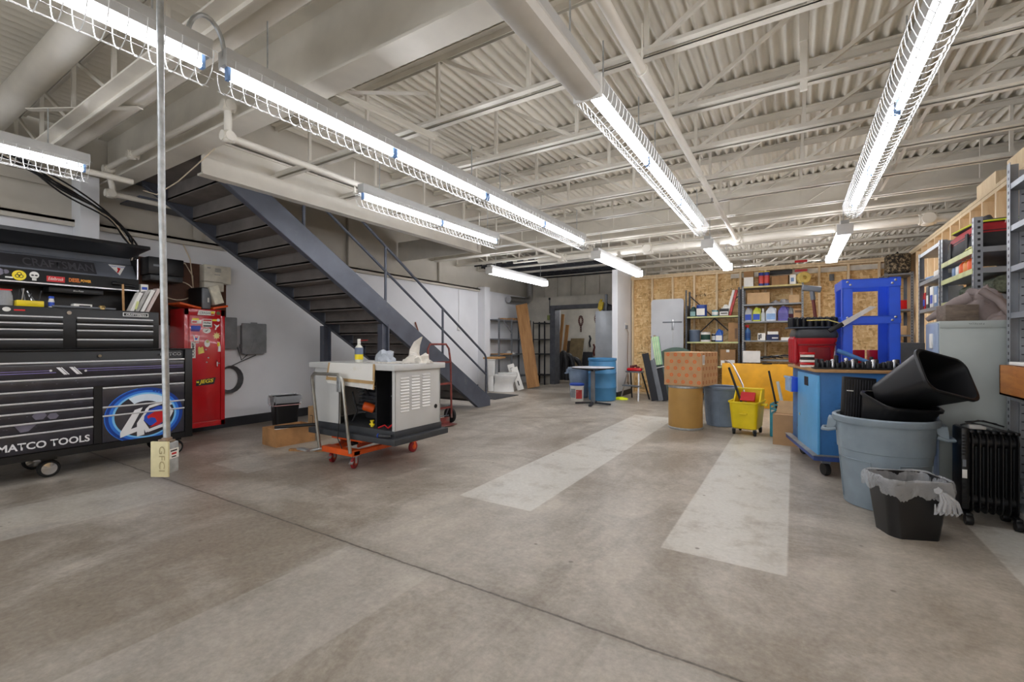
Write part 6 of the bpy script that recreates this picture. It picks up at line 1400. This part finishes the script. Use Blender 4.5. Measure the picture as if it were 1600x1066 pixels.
def drape(c, sx, sy, sz, seed):
    b = B(); n = 26; vs = []; rnd = random.Random(seed); P_ = [(rnd.uniform(2,7),rnd.uniform(2,7),rnd.uniform(0,6)) for q in range(5)]
    for i in range(n+1):
        row = []
        for j in range(n+1):
            u, v = i/n*2-1, j/n*2-1; e = max(0, 1-(abs(u)**2.2+abs(v)**2.2))
            f = sum(1-2*abs(math.sin(a*u+bb*v+p)) for a, bb, p in P_)/5
            pk = math.exp(-((u-.15)**2+(v*.8)**2)*2.6)
            row.append(b.bm.verts.new((c[0]+sx*u*(1+.15*f), c[1]+sy*v*(1+.15*f), c[2]+max(0,sz*min(1,e*3)*(.30+.7*pk)*(1+.55*f)))))
        vs.append(row)
    for i in range(n):
        for j in range(n): b.bm.faces.new((vs[i][j],vs[i+1][j],vs[i+1][j+1],vs[i][j+1]))
    return b
b = drape((.02,.03,.0),.21,.13,.30,3); obj('body_cloth', b, CLO, t, 60); b = drape((.2,-.05,.0),.19,.12,.12,8); obj('sleeve', b, CLO, t, 60)
b = B(); b.tube([(-.02,-.0,.19),(-.1,.02,.15),(-.2,.05,.07),(-.27,.08,.02)],[.05,.045,.035,.018],12); obj('sleeve', b, CLO, t, 60)
b = B(); b.tube([(.02,-.08,.235),(.1,-.13,.15),(.16,-.15,.05)],[.03,.025,.03],10); obj('collar_fold', b, CLO, t, 60)
for k, (m, hh, lb) in enumerate(((mat('teal_book',(60,110,130),.5),.03,'teal book at the bottom of the small stack on the cabinet'),(RED,.02,'red book in the middle of the small stack on the cabinet'),(CARD2,.04,'tan box at the top of the small stack on the cabinet'))):
    b = B(); b.box(-.1,-.08,0,.1,.08,hh,.003); single('book', b, m, lb, 'book', None, (1.62-.01*k,4.93,1.436+(0,.032,.054)[k]), (0,0,.1*k))
b = crumple(B(), (0,0,0), .07,.06,.06, 17); single('rag', b, PAPER, 'white rag on the small stack at the end of the cabinet', 'rag', None, (1.62,4.93,1.532))
# ------------------------------------------------------------ shelving along the right wall
r2 = shelving('steel_shelving', 'grey perforated shelving behind the cabinet, holding the red and black tool bag', 1.3,1.78,5.34,6.36,(.5,1.0,1.67,1.9,2.075),2.33, SHELFG, post=.055, edge=EDG, th=.045)
r1 = shelving('steel_shelving', 'farther grey perforated shelving on the right wall, holding small packages', 1.3,1.78,6.40,7.36,(.5,1.0,1.66,1.99,2.33),2.34, SHELFG, post=.055, th=.04)
t = thing('tool_bag', 'large red and black tool bag with a yellow piped lid on the right shelving', 'bag', (1.54,5.85,2.077))
BK = mat('black_nylon', (34,35,38), .7, 0, .15, 12)
b = B(); b.loft([[V((q.x,q.y,z)) for q in rrect(w_,d_,.08,6)] for w_, d_, z in ((.40,.86,0),(.44,.9,.04),(.42,.86,.15),(.36,.78,.2))]); obj('bag_body', b, BK, t)
b = B(); b.loft([[V((q.x,q.y,z)) for q in rrect(w_,d_,.08,6)] for w_, d_, z in ((.425,.87,.13),(.40,.83,.2),(.33,.74,.24))]); obj('red_panel', b, mat('red_nylon',(158,26,38),.6,0,.12), t)
b = B(); b.loft([[V((q.x,q.y,z+.05*q.y)) for q in rrect(w_,d_,.08,6)] for w_, d_, z in ((.36,.78,.235),(.38,.8,.245),(.38,.8,.26),(.32,.72,.275))]); obj('lid', b, BK, t)
b = B(); b.tube([V((q.x,q.y,.253+.05*q.y)) for q in rrect(.386,.806,.08,6)],.008,6,True); obj('piping', b, mat('lime_piping',(206,222,60),.5), t)
b = B(); b.tube([(-.05,-.2,.26),(-.05,-.12,.32),(-.05,.12,.34),(-.05,.2,.28)],.02,10); obj('carry_handle', b, BK, t)
for y in (-.25,.25): b = B(); b.box(-.228,y-.03,.0,-.218,y+.03,.16); obj('strap', b, BK, t)
wtext('lettering', 'Milwaukee', frame((1.50,5.41,2.27),(1,0,0),(0,0,1)), .2, .03, PAPER, t, .012, shear=.2)
t = thing('brush_roll', 'fuzzy grey-green roll of artificial greenery on the right shelving', 'roll', (1.5,5.9,1.765))
b = B(); random.seed(8); b.tube([(0,-.5,0),(0,.42,0)],.07,24); obj('roll_core', b, mat('grey_green_fibre',(112,118,100),.9,0,.3,40), t)
b = B()
for k in range(1500):
    a = random.uniform(0,2*PI); y = random.uniform(-.52,.44); p = V((.067*math.cos(a),y,.067*math.sin(a))); q = p*1+V((.02*math.cos(a)+random.uniform(-.01,.01),random.uniform(-.03,.03),.012*math.sin(a)+random.uniform(-.008,.008)))
    s = V((0,.0015,.001)); b.face([p-s,p+s,q])
o = obj('fibres', b, mat('pale_fibre',(148,152,128),.9,0,.25,40), t, 0); o['kind'] = 'stuff'
for k, (y, m, lb) in enumerate(((5.62,ORANGE,'nearest orange bottle on the lime edged right shelf'),(5.74,mat('amber_bottle',(226,140,60),.4),'amber bottle between the orange bottles on the right shelf'),(5.86,ORANGE,'third bottle, orange, on the lime edged right shelf'))):
    bottle('bottle', lb, 'bottle', 1.37,y,1.902,.045,.15,m,WHITE,None,None,.025,.5)
for k, (y, m, lb) in enumerate(((6.0,PAPER,'white pack beside the orange bottles on the right shelf'),(6.12,mat('pale_blue',(120,150,190),.5),'pale blue pack at the far end of the lime edged right shelf'))):
    b = B(); b.box(-.06,-.04,0,.06,.04,.1,.003); single('pack', b, m, lb, 'pack', None, (1.4,y,1.902))
t = thing('safety_vest', 'crumpled lime vest hanging over the edge of the tool bag shelf', 'vest', (1.32,5.5,2.08)); b = drape((0,0,0),.03,.12,.03,4); obj('cloth', b, mat('lime_cloth',(206,204,130),.7), t, 60)
for k, (y, w_, hh, m, lb) in enumerate(((6.55,.14,.2,PAPER,'nearest white package on the farther right shelving'),(6.72,.13,.22,mat('pale_blue',(120,150,190),.5),'blue and white package, second on the farther right shelving'),(6.9,.14,.24,PAPER,'white package, third on the farther right shelving'),(7.08,.12,.26,mat('grey_dark_box',(70,72,78),.5),'dark package, fourth on the farther right shelving'),(7.24,.1,.2,RED,'red package at the far end of the farther right shelving'))):
    t = thing('package', lb, 'package', (1.4,y,1.662)); b = B(); b.box(-.07,-w_/2,0,.1,w_/2,hh,.004); obj('carton', b, m, t); b = B(); b.prism([(-w_*.35,hh*.2),(w_*.35,hh*.2),(w_*.35,hh*.6),(-w_*.35,hh*.6)], frame((-.07,0,0),(0,-1,0),(0,0,1)), .002); obj('label', b, PRINTB if k % 2 == 0 else PAPER, t)
for k, (y, m, lb) in enumerate(((6.6,PAPER,'white papers at the near end of the upper right shelf'),(6.9,mat('pale_blue',(120,150,190),.5),'blue folder on the upper right shelf'),(7.15,dk,'dark flat tool at the far end of the upper right shelf'))):
    b = B(); b.box(-.09,-.1,0,.1,.1,.025+.03*(k == 0),.004); single('folder', b, m, lb, 'papers', None, (1.4,y,1.992), (0,0,.2*k))
b = B(); b.cyl((0,0,0),(0,0,.14),.06,16); single('orange_can', b, ORANGE, 'orange can at the front corner of the farther right shelving', 'can', None, (1.37,6.5,1.002))
# near rack at the frame edge
r3 = shelving('steel_shelving', 'nearest grey steel shelving at the right edge holding a wooden tray', 1.31,1.78,3.3,4.68,(.12,.3,.9,1.48,1.81,2.1,2.4),2.55, SHELFG, post=.06, th=.04)
b = B(); b.box(1.37,4.665,.1,1.74,4.672,2.5); wobj('end_panel', b, mat('perforated_grey',(158,162,168),.45,.2), r3, 0)
b = B()
for k in range(38): b.box(1.38,4.66,.16+.06*k,1.73,4.665,.166+.06*k)
wobj('slots', b, dk, r3, 0)
wbox('base_rail', mat('dirty_steel',(150,146,140),.5,.4,.2), r3, (1.30,3.3,0,1.312,4.68,.12), smooth=0)
t = thing('wooden_tray', 'orange-brown wooden tray sticking out of the nearest shelving', 'tray', (1.4,4.35,.902))
WT = wood_mat('varnished_wood', (168,100,44), (200,132,66), (6,1,6), 4, .4)
wbox('tray_box', WT, t, (1.24,4.08,.902,1.255,4.56,1.11), (1.24,4.08,.902,1.7,4.095,1.11), (1.24,4.545,.902,1.7,4.56,1.11), (1.24,4.08,.902,1.7,4.56,.915), smooth=0)
b = B(); b.box(1.27,4.1,1.112,1.7,4.5,1.135,.004); single('white_board', b, PAPER, 'white board lying across the wooden tray', 'board')
for k in range(6):
    b = B(); b.lathe([(.03,0),(.08,.02),(.13,.07),(.145,.1),(.14,.1),(.12,.07),(.07,.025)],32); single('bowl', b, mat('grey_blue_bowl',(116,124,138),.35), 'grey bowl in the nested stack on the nearest shelving, '+['lowest','second from the bottom','third from the bottom','fourth from the bottom','second from the top','topmost'][k], 'bowl', 'nested grey bowls', (1.47,4.36,.302+.034*k))
b = crumple(B(), (0,0,0), .1,.16,.2, 23); single('white_bag', b, PAPER, 'white plastic bag on the nearest shelving', 'bag', None, (1.46,4.3,1.483))
# back corner rack
shelving('steel_shelving', 'grey steel shelving in the back right corner under the camouflage case', 1.37,1.77,10.35,10.95,(.4,.9,1.4,1.85,2.48),2.5, GREYST, post=.045)
t = thing('camouflage_case', 'brown camouflage patterned case on the corner shelving', 'case', (1.58,10.6,2.502))
m_, nt_, bs_ = base('camouflage'); vv = coord(nt_, (1,1,1)); nn = noise(nt_, vv, 26, 4, .6); rp = ramp(nt_, nn, ((.40,(38,34,28)),(.5,(110,96,74)),(.6,(170,156,130)),(.65,(60,54,44)))); rp.node.color_ramp.interpolation = 'CONSTANT'; nt_.links.new(rp, bs_.inputs['Base Color']); bs_.inputs['Roughness'].default_value = .8
b = B(); b.box(-.16,-.18,0,.17,.18,.34,.03); obj('case_body', b, m_, t); b = B(); b.tube([(0,-.08,.34),(0,-.06,.375),(0,.06,.375),(0,.08,.34)],.012,8); obj('handle', b, BLACKP, t)
for k, (z, m, lb) in enumerate(((1.852,RED,'red box on the corner shelving'),(1.402,CARD2,'tan box on the corner shelving'),(.902,dk,'dark box on the corner shelving'))):
    b = B(); b.box(-.12,-.2,0,.12,.2,.16,.004); single('box', b, m, lb, 'box', None, (1.57,10.62,z))
b = B(); b.box(.62,YB-.02,2.52,.70,YB-.0005,2.66,.004); single('outlet_box', b, GREYST, 'grey electrical box on the strand board wall right of the shelving', 'outlet')
b = B(); b.box(-.5,YB-.14,2.71,-.02,YB-.1,2.8,.004); single('black_strip', b, BLACKP, 'long black strip fixed high on the studs above the right shelving', 'strip')
for k, z in enumerate((2.74,2.93)):
    b = B(); b.box(.02,YB-.1,z,.24,YB-.092,z+.05); single('red_tag', b, RED, ('lower red tag on the studs above the right shelving','upper red tag on the top plate above the right shelving')[k], 'tag')
PRB = mat('board_stamp', (84,66,44), .8)
def scrawl(name, label, x0, z0, w_, hh, seed, m=None, y=YB-.001, n=9, tilt=0):
    rnd = random.Random(seed); b = B(); st_ = w_/n
    for k in range(n):
        x = x0+k*st_; zz = z0+tilt*k
        for q in range(rnd.choice((2,3))):
            a = rnd.choice((0,90,90,45,-45)); L_ = hh*rnd.uniform(.4,.9); c = V((x+st_*rnd.uniform(.2,.7), y, zz+hh*rnd.uniform(.25,.75))); d = V((math.cos(R(a))*min(L_,st_)/2,0,math.sin(R(a))*L_/2))
            b.bar(c-d, c+d, .0012, hh*.09, (0,1,0) if False else (.3,0,1))
    return single(name, b, m or PRB, label, 'print', smooth=0)
scrawl('board_stamp', 'dark blurred stamp on the strand board between two studs', -1.98, 2.31, .28, .11, 3)
scrawl('board_stamp', 'longer dark blurred stamp on the strand board beside the first', -1.53, 2.40, .44, .07, 5, n=12, tilt=.003)
scrawl('board_stamp', 'dark blurred stamp low on the strand board by the partition', -3.32, .95, .24, .1, 8, n=7)
o = scrawl('marker_scribble', 'tiny black marker scribble near the top edge of the grey-green cabinet', 1.13, 1.405, .085, .014, 11, PRINTK, 4.7535, 8, -.0006)
